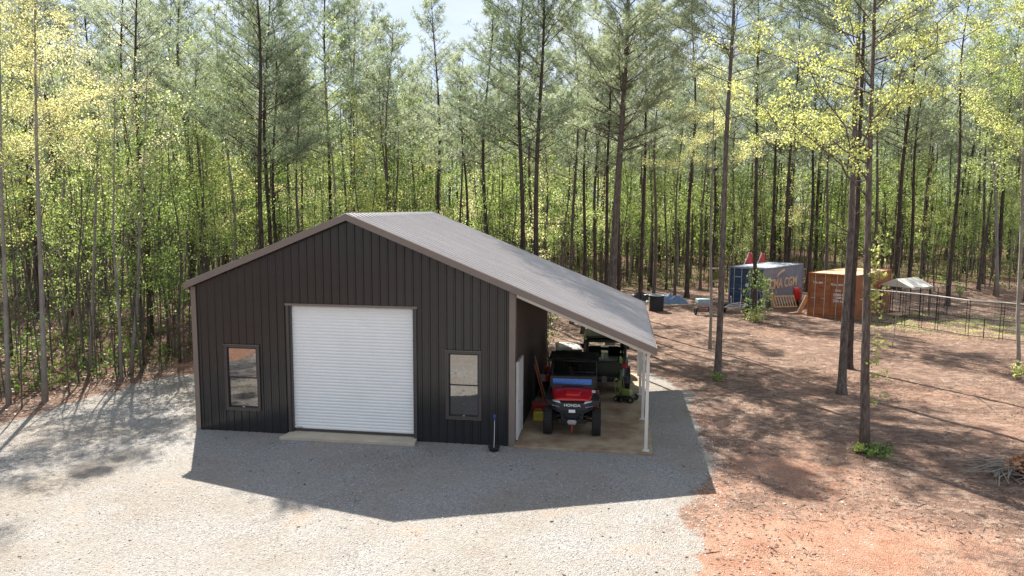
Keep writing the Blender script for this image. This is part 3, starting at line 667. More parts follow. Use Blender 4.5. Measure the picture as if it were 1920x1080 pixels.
for x in (-.4, -.2, 0, .2, .4): mb.tube([(x, -1.05, .90), (x, -.55, .90)], .012, 6)
for y in (-1.05, -.8, -.55): mb.tube([(-.42, y, .90), (.42, y, .90)], .012, 6)
mb.tube([(-.3, -.8, .6), (-.3, -.8, .9)], .012, 6); mb.tube([(.3, -.8, .6), (.3, -.8, .9)], .012, 6); mb.build('rack', MT['black'], Q)
o = empty('cargo_box', (10.05, 7.45, -.06), .12, 'tall dark crate with a white lid standing in for a pale sheen at the far wall end', 'crate')
MB().loft([[(x*s, y*s, z_) for x, y in ((-.45, -.6), (.45, -.6), (.45, .6), (-.45, .6))] for z_, s in ((0, .95), (1.22, 1))]).build('crate_body', MT['black'], o, bevel=.02)
MB().loft([[(x*s, y*s, z_) for x, y in ((-.47, -.62), (.47, -.62), (.47, .62), (-.47, .62))] for z_, s in ((1.222, 1), (1.27, 1), (1.32, .8))]).build('lid', MT['white2'], o, bevel=.02)  # white colour paints in the pale sheen of a dark flat top
o = empty('plank', (9.5, 6.9, -.06), 0, 'weathered grey board standing tilted against the dark wall above the quad bike', 'plank')
MB().box((-.12, 0, .82), (.04, .22, 1.7), Matrix.Rotation(-.12, 3, 'Y')).build('board', MT['wood'], o, bevel=.004)

# ------------------------------------------------------------------ lime green mower with its handle folded up
o = empty('push_mower', (12.12, 4.95, -.06), math.radians(70), 'lime green push mower with an upright handle parked beside the cream posts', 'mower')
MB().loft([[(x*s, y*s, z_) for x, y in ((-.24, -.33), (.24, -.33), (.27, 0), (.24, .33), (-.24, .33), (-.27, 0))] for z_, s in ((.07, 1), (.20, .98), (.24, .8))]).build('deck', MT['black'], o, bevel=.02)
MB().loft([[(x*s, y*s, z_) for x, y in ((-.17, -.24), (.17, -.24), (.19, .1), (.12, .26), (-.12, .26), (-.19, .1))] for z_, s in ((.24, 1), (.38, .95), (.44, .65))]).build('motor_cover', MT['lime'], o, bevel=.02, smooth=False)
for s in (-1, 1):
    for yy, r in ((-.3, .12), (.3, .10)): add_wheel(o, (s*.28, yy, r), r, .06, MT['lime'], k=18, knob=False)
mb = MB(); mb.tube([(-.2, .3, .22), (-.22, .38, .5), (-.22, .42, .74), (-.1, .43, .80), (.1, .43, .80), (.22, .42, .74), (.22, .38, .5), (.2, .3, .22)], .018, 8); mb.build('handle', MT['lime'], o, smooth=True)
MB().box((0, .43, .79), (.14, .06, .09)).build('switch_box', MT['lime'], o, bevel=.01)
o.scale = (.85, .85, .85)
o = empty('string_trimmer', (11.95, 4.75, -.06), .2, 'coiled yellow-green cord hanging on a lime trimmer stood upright behind the mower', 'trimmer')
MB().tube([(0, 0, .1), (.03, .12, .8), (.04, .2, 1.3)], .016, 8).build('shaft', MT['black'], o)
mb = MB(); mb.loft([[(x*s, y*s+.2, z_) for x, y in ((-.06, -.1), (.06, -.1), (.06, .1), (-.06, .1))] for z_, s in ((1.25, .8), (1.36, 1), (1.48, .7))]); mb.build('motor_head', MT['lime'], o, bevel=.012)
mb = MB()
for k in range(5): mb.tube([(.05*math.sin(a+k)+.02*k-.03, .06+.16*math.cos(a), .62+.42*math.sin(a+k*.1)) for a in [2*math.pi*i/18 for i in range(19)]], .010, 5)
mb.build('cord_loop', MT['lime'], o)
MB().lathe([(0, 0), (.07, 0), (.09, .04), (.05, .09), (0, .09)], (0, 0, .02), 'z', 16).build('spool_head', MT['black'], o)
# ------------------------------------------------------------------ shipping containers
def container(origin, th, Wd, Ln, Ht, mside, mend, mroof, label, name='shipping_container'):
    """door end at local x=0, long side on local y=0 (seen), length along +x"""
    o = empty(name, origin, math.radians(th), label, 'container')
    def corr(fn, L_, z0, z1, depth):
        mb = MB(); n = int(L_/.278); xs = []
        for k in range(n):
            a = k*L_/n; p = L_/n; xs += [(a, 0), (a+p*.28, 0), (a+p*.5, depth), (a+p*.78, depth)]
        xs.append((L_, 0)); m = len(mb.v)
        for q, d in xs: mb.v += [fn(q, d, z0), fn(q, d, z1)]
        for i in range(len(xs)-1): mb.f.append((2*i, 2*i+2, 2*i+3, 2*i+1))
        return mb
    corr(lambda q, d, z: (.08+q, .03+d, z), Ln-.16, .16, Ht-.10, .036).build('side_panel', mside, o)
    corr(lambda q, d, z: (.08+q, Wd-.03-d, z), Ln-.16, .16, Ht-.10, .036).build('side_panel', mside, o)
    corr(lambda q, d, z: (Ln-.03-d, .08+q, z), Wd-.16, .16, Ht-.10, .036).build('end_panel', mend, o)
    mb = MB(); n = 20
    for k in range(n):
        a = .1+k*(Ln-.2)/n; p = (Ln-.2)/n
        mb.v += [(a, .05, Ht-.03), (a, Wd-.05, Ht-.03), (a+p*.4, .05, Ht-.03), (a+p*.4, Wd-.05, Ht-.03), (a+p*.5, .05, Ht-.05), (a+p*.5, Wd-.05, Ht-.05), (a+p*.9, .05, Ht-.05), (a+p*.9, Wd-.05, Ht-.05)]
    for i in range(4*n-1): mb.f.append((2*i, 2*i+2, 2*i+3, 2*i+1))
    mb.build('roof_panel', mroof, o)
    mb = MB()
    for x in (0, Ln-.08):
        for y in (0, Wd-.08): mb.bb(x, x+.08, y, y+.08, 0, Ht)
    for y in (0, Wd-.05): mb.bb(.081, Ln-.081, y, y+.05, 0, .16); mb.bb(.081, Ln-.081, y, y+.05, Ht-.10, Ht-.02)
    for x in (0, Ln-.08): mb.bb(x+.002, x+.078, .081, Wd-.081, 0, .13); mb.bb(x+.002, x+.078, .081, Wd-.081, Ht-.12, Ht-.003)
    mb.build('corner_frame', mside, o, bevel=.006)
    for s in (0, 1):
        y0, y1 = (.085, Wd/2-.008) if s == 0 else (Wd/2+.008, Wd-.085)
        mb = MB(); mb.bb(.05, .08, y0, y1, .14, Ht-.13); hh = (Ht-.35)/5
        for k in range(5): z0 = .18+k*(hh+.005); mb.loft([[(.05, y0+.05, z0), (.05, y1-.05, z0), (.05, y1-.05, z0+hh*.7), (.05, y0+.05, z0+hh*.7)], [(.028, y0+.07, z0+.04), (.028, y1-.07, z0+.04), (.028, y1-.07, z0+hh*.6), (.028, y0+.07, z0+hh*.6)]])
        dd = mb.build('door', mend, o)
        for f in (.27, .73):
            yy = y0+(y1-y0)*f; t = MB(); t.tube([(.005, yy, .06), (.005, yy, Ht-.06)], .018, 8); t.bb(-.01, .03, yy-.04, yy+.04, 1.1, 1.16); t.bb(-.015, -.005, yy-.02, yy+.34*(1 if f < .5 else -1)*0+.2, 1.12, 1.15)
            t.build('lock_bar', MT['galv'], dd)
    return o
pB = px(1430, 578)
K1 = container((pB.x, pB.y, hz(pB.x, pB.y)-.01), 54, 2.44, 6.06, 2.6, MT['bluef'], MT['blueb'], MT['btop'], 'faded blue shipping container with cream lettering on its long corrugated side')
text('lettering', 'CMA CGM', .88, MT['cream'], K1, frame((3.0, .022, 1.44), (1, 0, 0), (0, 0, 1)), .003, .028, 1.04)
mb = MB(); mb.prism([(1.9, 1.88), (2.15, 2.14), (2.5, 2.30), (3.05, 2.42), (3.1, 2.26), (2.75, 2.20), (2.35, 2.08), (2.05, 1.93)], 1, .018, .025); mb.build('swoosh_mark', MT['cream'], K1)
MB().lathe([(0, 0), (.12, 0), (.12, .006), (0, .006)], (.015, 1.15, 1.42), 'x', 20).build('round_sticker', MT['whitel'], K1)
mb = MB(); mb.bb(.02, .026, 1.55, 2.0, 1.9, 1.98); mb.bb(.02, .026, .9, 1.05, 1.75, 1.80); mb.build('door_marking', MT['greyp'], K1)
pO = px(1599, 602)
K2 = container((pO.x, pO.y, hz(pO.x, pO.y)-.01), 54, 2.66, 6.3, 2.62, MT['rust'], MT['rust'], MT['rtop'], 'rusty orange shipping container with four pale lock bars on its doors')
for k, (y, z, s, tx) in enumerate([(1.00, 2.0, .15, 'TCLU 2075'), (.92, 1.66, .17, '22G1'), (.82, 1.42, .17, '30480 KG'), (.82, 1.24, .17, '67200 LB'), (.86, 1.04, .17, '2230 KG'), (2.1, 2.05, .16, 'TAL 204')]):
    text('marking', tx, s, MT['whitel'], K2, frame((.020, y, z), (0, -1, 0), (0, 0, 1)), .002, .004)
mb = MB(); mb.prism([(1.72, 1.72), (1.90, 1.88), (2.08, 1.72)], 0, .018, .024); mb.build('triangle_mark', MT['redp'], K2)
# canoe bows standing on the far side of the blue container
def world(K, x, y, z=0):
    th = K.rotation_euler[2]; return Vector((K.location.x+math.cos(th)*x-math.sin(th)*y, K.location.y+math.sin(th)*x+math.cos(th)*y, K.location.z+z))
for k, (pxx, lab) in enumerate(((1384, 'red and white canoe tilted with its pointed bow rising left of the tall trunk'), (1408, 'second red canoe tilted up right behind the dark pine at the blue container'))):
    b = pxd(pxx, 500, 53.5); o = empty('canoe', (b.x, b.y, hz(b.x, b.y)), .3, lab, 'canoe', 'canoes tilted up behind the blue container')
    rings_ = []; L_ = 3.15
    for i in range(15):
        u = i/14; s = max(.02, math.sin(math.pi*u)**.7); wdt = .42*s; dep = .40*(.55+.45*s); zc = .22*(2*u-1)**4
        rings_.append([(wdt*math.cos(a)*1.0, .0-dep*math.sin(a)+zc, u*L_) for a in [math.pi*j/10 for j in range(11)]])
    mb = MB(); mb.loft(rings_, cap=False, closed=False); h_ = mb.build('hull', MT['red'], o, smooth=True, solid=.02)
    mb = MB()
    for s in (0, -1): mb.tube([r[s] for r in rings_], .03, 6)
    mb.build('gunwale', MT['white2'], o)
    mb = MB()
    for q in (4, 7, 10): mb.tube([rings_[q][0], rings_[q][-1]], .025, 6)
    mb.build('thwart', MT['wood'], o)
    MB().loft([[(p[0]*.92, p[1]*.92-.02, p[2]) for p in r] for r in rings_], cap=False, closed=False).build('inner_lining', MT['white2'], o, smooth=True)
    for c_ in o.children: pass
    o.rotation_euler = (math.radians(8), math.radians(20), .9)
    o.location.z += .15
# pallets / slatted frames leaning at the long side
def slatted(name, loc, rz, tilt, L_, Hh, n, lab):
    o = empty(name, loc, rz, lab, 'pallet', 'slatted frames leaning against the blue container')
    o.rotation_euler = (tilt, math.radians(0), rz)
    MB().box((0, 0, .05), (L_, .04, .09)).build('rail', MT['wood2'], o); MB().box((0, 0, Hh-.05), (L_, .04, .09)).build('rail', MT['wood2'], o)
    for k in range(n): MB().box((-L_/2+.08+k*(L_-.16)/(n-1), -.035, Hh/2), (.07, .025, Hh)).build('slat', MT['wood2'], o)
q = px(1475, 577); slatted('pallet', (q.x-.1, q.y-.15, hz(q.x, q.y)+.02), math.radians(20), math.radians(-32), 1.7, .85, 9, 'pale wooden pallet leaning, nearer of the two beside the red barrow')
q = px(1452, 577); slatted('pallet', (q.x+.05, q.y+.35, hz(q.x, q.y)+.05), math.radians(66), math.radians(-14), 1.5, .8, 8, 'darker slatted pallet propped left of the nearer one')
# red wheelbarrow standing on its nose
q = px(1490, 577); o = empty('wheelbarrow', (q.x+.25, q.y+.7, hz(q.x, q.y)), math.radians(40), 'red wheelbarrow stood up on end against the blue container', 'wheelbarrow')
MB().grid(lambda u, v: ((v-.5)*(.5+.25*u), -.28*math.sin(math.pi*min(1, max(0, v)))**.5*(1-abs(2*u-1)**3)*.9, .25+u*1.0), 10, 10).build('tray', MT['redp'], o, smooth=True, solid=.015)
mb = MB()
for s in (-1, 1): mb.tube([(s*.12, -.05, .2), (s*.28, .08, .9), (s*.3, .12, 1.5)], .02, 6)
mb.build('handle_frame', MT['wood'], o)
add_wheel(o, (0, -.02, .2), .2, .08, k=16, knob=False)
# timber props beside the orange container
q = px(1507, 590)
for k, (dx, dz, lab) in enumerate(((0, 1.0, 'weathered brown board leaning against the orange container corner'), (-.35, .5, 'short plank lying on the ground left of the leaning board'))):
    o = empty('board', (q.x+dx, q.y+.3, hz(q.x, q.y)), math.radians(25), lab, 'board')
    MB().box((0, 0, .55 if k == 0 else .06), (.28, .05, 1.25) if k == 0 else (1.1, .2, .05), Matrix.Rotation(.5 if k == 0 else 0, 3, 'Y')).build('plank', MT['wood'], o, bevel=.004)

# ------------------------------------------------------------------ kennel canopy and fence
kc_ = px(1695, 592); kc = (kc_.x, kc_.y); kz = hz(*kc)
o = empty('shade_canopy', (kc[0], kc[1], kz), math.radians(38), 'small gabled grey cloth canopy on dark legs beyond the kennel fence', 'canopy')
hx, hy, ze, zp = 1.0, .92, 1.80, 2.26
mb = MB()
for s in (-1, 1):
    mb.grid(lambda u, v, s=s: (-hx-.08+(2*hx+.16)*v, s*(hy+.1)*u, zp-(zp-ze)*u+.02*math.sin(v*9)*u-.035*math.sin(math.pi*v)*math.sin(math.pi*u)), 6, 8)
mb.grid(lambda u, v: (-hx-.081, (v*2-1)*(hy+.1)*(1-u), ze+(zp-ze)*u), 4, 4); mb.build('canopy_cover', MT['canopy'], o, solid=.015)
mb = MB()
for s in (-1, 1): mb.box((0, s*(hy+.1), ze-.05), (2*hx+.16, .012, .11))
mb.build('valance', MT['canopy'], o)
for x in (-hx, 0, hx):
    for y in (-hy, hy): MB().tube([(x, y, 0), (x, y, ze)], .028, 8).build('leg', MT['darkmetal'], o)
mb = MB()
for x in (-hx, 0, hx): mb.tube([(x, -hy, ze-.03), (x, 0, zp-.03), (x, hy, ze-.03)], .02, 6)
for y in (-hy, hy): mb.tube([(-hx, y, ze-.03), (hx, y, ze-.03)], .02, 6)
mb.build('top_frame', MT['darkmetal'], o)
o = empty('platform', (kc[0]-.6, kc[1]-.9, hz(kc[0]-.6, kc[1]-.9)), math.radians(38), 'low sunlit wooden platform on the ground under the grey canopy', 'platform')
MB().box((0, 0, .22), (1.3, .7, .04)).build('deck', MT['wood2'], o)
for x in (-.55, .55):
    for y in (-.28, .28): MB().box((x, y, .1), (.07, .07, .2)).build('leg', MT['wood'], o)
FP = [(1618, 603), (1693, 612.5), (1725, 617), (1755, 621), (1812, 631), (1876, 637), (1950, 646)]
fo = px(1812, 631); F0 = empty('kennel_fence', (fo.x, fo.y, 0), 0, 'welded wire kennel fence with paired dark posts and a pale top rail', 'fence')
P3 = []
for a, b in FP:
    q = px(a, b); P3.append(Vector((q.x-fo.x, q.y-fo.y, hz(q.x, q.y))))
mb = MB(); mb2 = MB(); mb3 = MB(); mesh_ = MB()
for i, p in enumerate(P3):
    for s in (-1, 1):
        dd = (P3[min(i+1, len(P3)-1)]-P3[max(i-1, 0)]).normalized()*.07*s
        MB().tube([p+dd-Vector((0, 0, .1)), p+dd+Vector((0, 0, 1.84))], .015, 8).build('post', MT['darkmetal'], F0)
for a, b in zip(P3[:-1], P3[1:]):
    mb.tube([a+Vector((0, 0, 1.85)), b+Vector((0, 0, 1.85))], .024, 8)
    mb2.tube([a+Vector((0, 0, .95)), b+Vector((0, 0, .95))], .016, 6); mb3.tube([a+Vector((0, 0, .06)), b+Vector((0, 0, .06))], .018, 6)
    L_ = (b-a).length; n = int(L_/.13)
    for k in range(1, n):
        q = a.lerp(b, k/n); mesh_.tube([q+Vector((0, 0, .06)), q+Vector((0, 0, 1.85))], .0022, 3, cap=False)
    for k in range(1, 14): mesh_.tube([a+Vector((0, 0, .06+k*.13)), b+Vector((0, 0, .06+k*.13))], .0022, 3, cap=False)
mb.build('top_rail', MT['galv'], F0); mb2.build('middle_rail', MT['darkmetal'], F0); mb3.build('lower_rail', MT['darkmetal'], F0); mesh_.build('wire_mesh', MT['galv'], F0)
mq = (P3[4]+P3[5])/2; MB().tube([mq, mq+Vector((0, 0, .95))], .022, 8).build('gate_stile', MT['darkmetal'], F0)
# second kennel run, behind
B3 = [px(1672, 590), px(1722, 600), px(1755, 600), px(1775, 590), px(1740, 585)]
F1 = empty('kennel_fence', (B3[0].x, B3[0].y, 0), 0, 'taller dark kennel run of close posts standing around the canopy', 'fence')
P3 = [Vector((q.x-B3[0].x, q.y-B3[0].y, hz(q.x, q.y))) for q in B3]
mb2 = MB(); mesh_ = MB()
for p in P3: MB().tube([p-Vector((0, 0, .1)), p+Vector((0, 0, 1.9))], .026, 8).build('post', MT['darkmetal'], F1)
for a, b in zip(P3[:-1], P3[1:]):
    for zz in (.08, .95, 1.88): mb2.tube([a+Vector((0, 0, zz)), b+Vector((0, 0, zz))], .018, 6)
    n = int((b-a).length/.12)
    for k in range(1, n): q = a.lerp(b, k/n); mesh_.tube([q+Vector((0, 0, .08)), q+Vector((0, 0, 1.88))], .003, 3, cap=False)
mb2.build('rail', MT['darkmetal'], F1); mesh_.build('wire_mesh', MT['darkmetal'], F1)
# long timbers lying at the wood's edge
for k, (a, b, lab) in enumerate((((1800, 572), (1925, 584), 'long pale squared timber lying beyond the kennel fence'), ((1816, 566), (1935, 578), 'darker long pole lying behind the pale timber'))):
    A, B_ = px(*a), px(*b); o = empty('timber', (A.x, A.y, hz(A.x, A.y)), math.atan2(B_.y-A.y, B_.x-A.x), lab, 'timber')
    L_ = (B_-A).length; (MB().box((L_/2, 0, .10), (L_, .16, .14)) if k == 0 else MB().tube([(0, 0, .12), (L_, 0, .16)], .08, 8)).build('beam', MT['wood'], o)

# ------------------------------------------------------------------ yard clutter by the blue container
q = px(1230, 583); zq = hz(q.x, q.y)
o = empty('culvert_pipe', (q.x, q.y, zq), 0, 'upright section of black ribbed plastic culvert pipe left of the blue tarp', 'pipe')
prof = []
for k in range(11): prof += [(.44, k*.085), (.47, k*.085+.02), (.47, k*.085+.05), (.44, k*.085+.065)]
prof += [(.48, .94), (.40, .94), (.40, .02)]
MB().lathe(prof, (0, 0, 0), 'z', 28).build('pipe_wall', MT['blackpipe'], o, smooth=False)
MB().lathe([(.40, .942), (.49, .942), (.49, .975), (.40, .975)], (0, 0, 0), 'z', 28, close=True).build('rim', MT['greyp'], o)
def lump(name, loc, R, hgt, mat, lab, cat, sd=1, ax=1.3):
    o = empty(name, loc, 0, lab, cat)
    def fn(u, v):
        a = 2*math.pi*v; r = R*(u)*(1+.25*math.sin(3*a+sd)+.12*math.sin(7*a+sd*2)); z = hgt*(1-u**2.2)*(1+.35*math.sin(5*a+sd*3)*u+.25*math.sin(9*u+sd))
        return (r*math.cos(a)*ax, r*math.sin(a), max(-.03, z))
    MB().grid(fn, 14, 30).build('cover', mat, o, smooth=False, solid=.01); return o
q = px(1256, 570); lump('tarpaulin', (q.x, q.y, hz(q.x, q.y)), .75, .62, MT['tarp'], 'crumpled blue tarpaulin heap right of the black culvert pipe', 'tarpaulin', 2.0, 1.5)
q = px(1206, 565); lump('scrap_heap', (q.x, q.y, hz(q.x, q.y)), .9, .5, MT['black'], 'dark heap of black plastic sheeting left of the culvert pipe', 'heap', 4.0, 1.4)
q = px(1275, 577); o = empty('log', (q.x, q.y, hz(q.x, q.y)+.1), .25, 'thin grey log lying on the ground right of the blue tarpaulin', 'log')
MB().tube([(-1.4, 0, .02), (0, .1, .06), (1.7, 0, .12)], [.10, .08, .04], 8).build('stem', MT['wood'], o)
q = px(1318, 590); o = empty('seed_spreader', (q.x, q.y, hz(q.x, q.y)), .2, 'grey blue hopper on a small wheeled frame beside the mossy thin trunk', 'spreader')
MB().loft([[(x*s, y*s, z_) for x, y in ((-.42, -.3), (.42, -.3), (.42, .3), (-.42, .3))] for z_, s in ((.55, .8), (.75, 1), (.95, 1), (.98, .96))]).build('hopper', MT['greyp'], o, bevel=.03)
mb = MB(); mb.tube([(-.3, 0, .55), (-.35, 0, .22)], .025, 6); mb.tube([(.3, 0, .55), (.35, 0, .22)], .025, 6); mb.tube([(-.4, 0, .22), (.4, 0, .22)], .02, 6); mb.tube([(0, .2, .5), (.1, 1.1, .35)], .025, 6); mb.build('frame', MT['darkmetal'], o)
MB().box((-.05, -.32, .48), (.5, .04, .08)).build('reflector_bar', MT['redp'], o)
for s in (-1, 1): add_wheel(o, (s*.46, 0, .22), .22, .1, k=16, knob=False)
q = px(1382, 585); o = empty('boat_trailer', (q.x, q.y, hz(q.x, q.y)), math.radians(70), 'small galvanised trailer with raised winch post in front of the blue doors', 'trailer')
mb = MB()
for s in (-1, 1): mb.tube([(-1.3, s*.5, .42), (.6, s*.5, .42), (1.7, 0, .42)], .035, 6)
for x in (-1.2, -.3, .6): mb.tube([(x, -.5, .42), (x, .5, .42)], .03, 6)
mb.build('frame', MT['galv'], o)
for s in (-1, 1): add_wheel(o, (-.5, s*.66, .28), .28, .15, axis='y', k=18, knob=False)
MB().tube([(-1.25, .1, .42), (-1.5, .1, 1.15)], .04, 6).tube([(-1.25, -.4, .42), (-1.05, -.42, 1.25)], .025, 6).build('winch_post', MT['galv'], o)
MB().tube([(1.5, 0, .0), (1.5, 0, .7)], .03, 6).build('jack_stand', MT['redp'], o)
q = px(1342, 585); o = empty('tree_stand', (q.x+.2, q.y+1.5, hz(q.x, q.y)), .2, 'ladder hunting stand with a small board roof behind the tall bare trunk', 'tree stand')
mb = MB()
for s in (-1, 1): mb.tube([(s*.3, 0, 0), (s*.3, .1, 2.5)], .022, 6); mb.tube([(s*.35, 0, 1.7), (s*.35, .6, 1.7), (s*.35, .6, 2.5)], .02, 6)
mb.build('frame', MT['darkmetal'], o)
for k in range(6): MB().tube([(-.3, .02*k, .3+k*.35), (.3, .02*k, .3+k*.35)], .015, 6).build('rung', MT['darkmetal'], o)
MB().box((0, .3, 2.55), (1.0, .8, .05)).build('roof_board', MT['wood'], o); MB().box((0, .3, 1.72), (.7, .6, .04)).build('seat_board', MT['wood'], o)
MB().box((0, .1, 2.1), (.5, .08, .5)).build('camouflage_bag', M('moss_canvas', (.12, .12, .03), .9, var=.4, vs=9), o, bevel=.04)
# ------------------------------------------------------------------ trees
BARK = M('pine_bark', (.06, .045, .037), .92, 0, .15, col2=(.19, .155, .13), vs=11, stretch=(1.3, 1.3, .30), bump=1.0, bs=11)
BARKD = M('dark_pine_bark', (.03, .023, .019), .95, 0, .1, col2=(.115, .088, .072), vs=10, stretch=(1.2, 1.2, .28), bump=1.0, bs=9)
BARKG = M('grey_smooth_bark', (.19, .165, .135), .9, 0, .2, col2=(.33, .30, .255), vs=5, stretch=(1, 1, .4), bump=.4, bs=14)
BARKT = M('dark_twig_bark', (.05, .042, .034), .95, 0, .1, col2=(.19, .165, .135), vs=2.2)
NEED = leaf_mat('pine_needles', (.17, .225, .135), (.37, .43, .27), (.52, .56, .40), tr=.5, rough=.5, gloss=.5)
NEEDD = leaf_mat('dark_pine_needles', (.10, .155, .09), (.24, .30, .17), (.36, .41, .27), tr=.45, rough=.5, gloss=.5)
LG = leaf_mat('fresh_green_leaves', (.10, .20, .045), (.36, .45, .14), (.70, .72, .48), tr=.52)
LY = leaf_mat('yellow_green_leaves', (.34, .41, .11), (.56, .59, .25), (.76, .76, .52), tr=.55)
LC = leaf_mat('cream_blossom', (.50, .50, .20), (.70, .70, .38), (.84, .84, .66), tr=.5)
LD = leaf_mat('deep_green_leaves', (.045, .10, .025), (.17, .27, .06), (.50, .54, .32), tr=.5)

def unit(v): return v/np.maximum(1e-9, np.linalg.norm(v, axis=1, keepdims=True))
def needles(Cn, Dr, nb, ln, wd, rg):
    n = len(Cn); c = np.repeat(Cn, nb, 0); d = np.repeat(Dr, nb, 0)
    d = unit(d*.6+unit(rg.normal(size=(n*nb, 3)))*.95)
    s = unit(np.cross(d, rg.normal(size=(n*nb, 3)))); l_ = ln*rg.uniform(.7, 1.15, (n*nb, 1))
    b = c+d*.01; m_ = c+d*l_*.55
    V = np.stack([b, m_+s*wd, c+d*l_, m_-s*wd], 1).reshape(-1, 3); F_ = np.arange(n*nb*4).reshape(-1, 4); return V, F_
def leaves(Cn, k, spread, size, rg, droop=.0):
    n = len(Cn)*k; c = np.repeat(Cn, k, 0)+rg.normal(size=(n, 3))*spread*np.array([1, 1, .7])
    a = unit(rg.normal(size=(n, 3))+np.array([0, 0, -droop])); s = unit(np.cross(a, rg.normal(size=(n, 3)))); l_ = size*rg.uniform(.6, 1.25, (n, 1))
    V = np.stack([c, c+a*l_*.5+s*l_*.42, c+a*l_, c+a*l_*.5-s*l_*.42], 1).reshape(-1, 3); return V, np.arange(n*4).reshape(-1, 4)

def along(path, t):
    t = max(0, min(.9999, t))*(len(path)-1); i = int(t); return path[i].lerp(path[i+1], t-i)
def trunk_path(H, seed, lean=(0, 0), wob=.26, n=14):
    rn = random.Random(seed); a, b = rn.uniform(0, 6), rn.uniform(0, 6)
    return [Vector((lean[0]*(i/n)**1.2+wob*math.sin(a+i*.55)*(i/n), lean[1]*(i/n)**1.2+wob*math.sin(b+i*.47)*(i/n), H*i/n)) for i in range(n+1)]
def flare(r, n, tip=.16): return [r*(1.28 if i == 0 else (1-(1-tip)*(i/n)**1.05)) for i in range(n+1)]

def pine(seed, H, r, path=None, cs=.42, Lm=2.6, dens=1.0, nb=13, dead=.18, skip=1.0, dmul=1):
    rg = np.random.default_rng(seed); rn = random.Random(seed); path = path or trunk_path(H, seed)
    n = len(path)-1; tb = MB(); fl = flare(r, n); path2 = [path[0]-Vector((0, 0, .3)), path[0]+Vector((0, 0, .03)), path[0]+Vector((0, 0, .22)), path[0].lerp(path[1], .4)]+path[1:]; tb.tube(path2, [r*1.75, r*1.5, r*1.22, r*1.08]+fl[1:], 9)
    cen, dr = [], []
    z = H*dead; 
    while z < H*.985:
        t = z/H; crown = t > cs
        nbz = rn.choice([3, 4, 4, 5]) if crown else (rn.random() < .55)*dmul
        f = (t-cs)/(1-cs) if crown else 0
        for _ in range(int(nbz)):
            az = rn.uniform(0, 2*math.pi); Lb = (Lm*(1-f**1.8)*rn.uniform(.45, 1.2)+.3) if crown else rn.uniform(.5, 1.6+.5*dmul)
            if crown and rn.random() < (.5 if f < .3 else .22)*skip: continue
            el = math.radians(rn.uniform(8, 30)+f*32) if crown else math.radians(rn.uniform(-5, 40))
            p0 = along(path, t); d = Vector((math.cos(az)*math.cos(el), math.sin(az)*math.cos(el), math.sin(el)))
            pts = [p0]; m_ = 5; sw = rn.uniform(-.4, .4)
            for k in range(1, m_+1):
                u = k/m_; q = p0+d*Lb*u+Vector((0, 0, Lb*(.10*u*u-.0)))+Vector((-d.y, d.x, 0))*sw*u*u*Lb; pts.append(q)
            rb = max(.012, r*.22*(1-.6*t)*min(1, Lb/2)); tb.tube(pts, [rb*(1-.8*k/m_) for k in range(m_+1)], 4, cap=False)
            if not crown: continue
            s0 = .38
            while s0 < 1.0:
                pb = along(pts, s0); dl = d.normalized()
                for sg in (-1, 1):
                    tl = rn.uniform(.25, .75)*(1.15-.55*s0)*min(1.3, Lb/1.8+.3); td = (Vector((-d.y, d.x, 0))*sg*.8+dl*.7+Vector((0, 0, rn.uniform(-.05, .55)))).normalized()
                    e = pb+td*tl
                    if tl > .3: tb.tube([pb, e], [.009, .005], 3, cap=False)
                    nn = max(1, int(tl/.30*dens))
                    for j in range(nn):
                        u = 1-j*.75/max(1, nn); cen.append(pb.lerp(e, u)); dr.append(td+Vector((0, 0, .45)))
                s0 += rn.uniform(.12, .2)/max(.6, Lb/1.7)
            cen.append(pts[-1]); dr.append(d+Vector((0, 0, .4)))
        z += rn.uniform(.3, .5) if crown else rn.uniform(.35, .9)
    V_, F_ = needles(np.array(cen), unit(np.array(dr)), nb, .25, .0125, rg)
    return tb, (V_, F_)

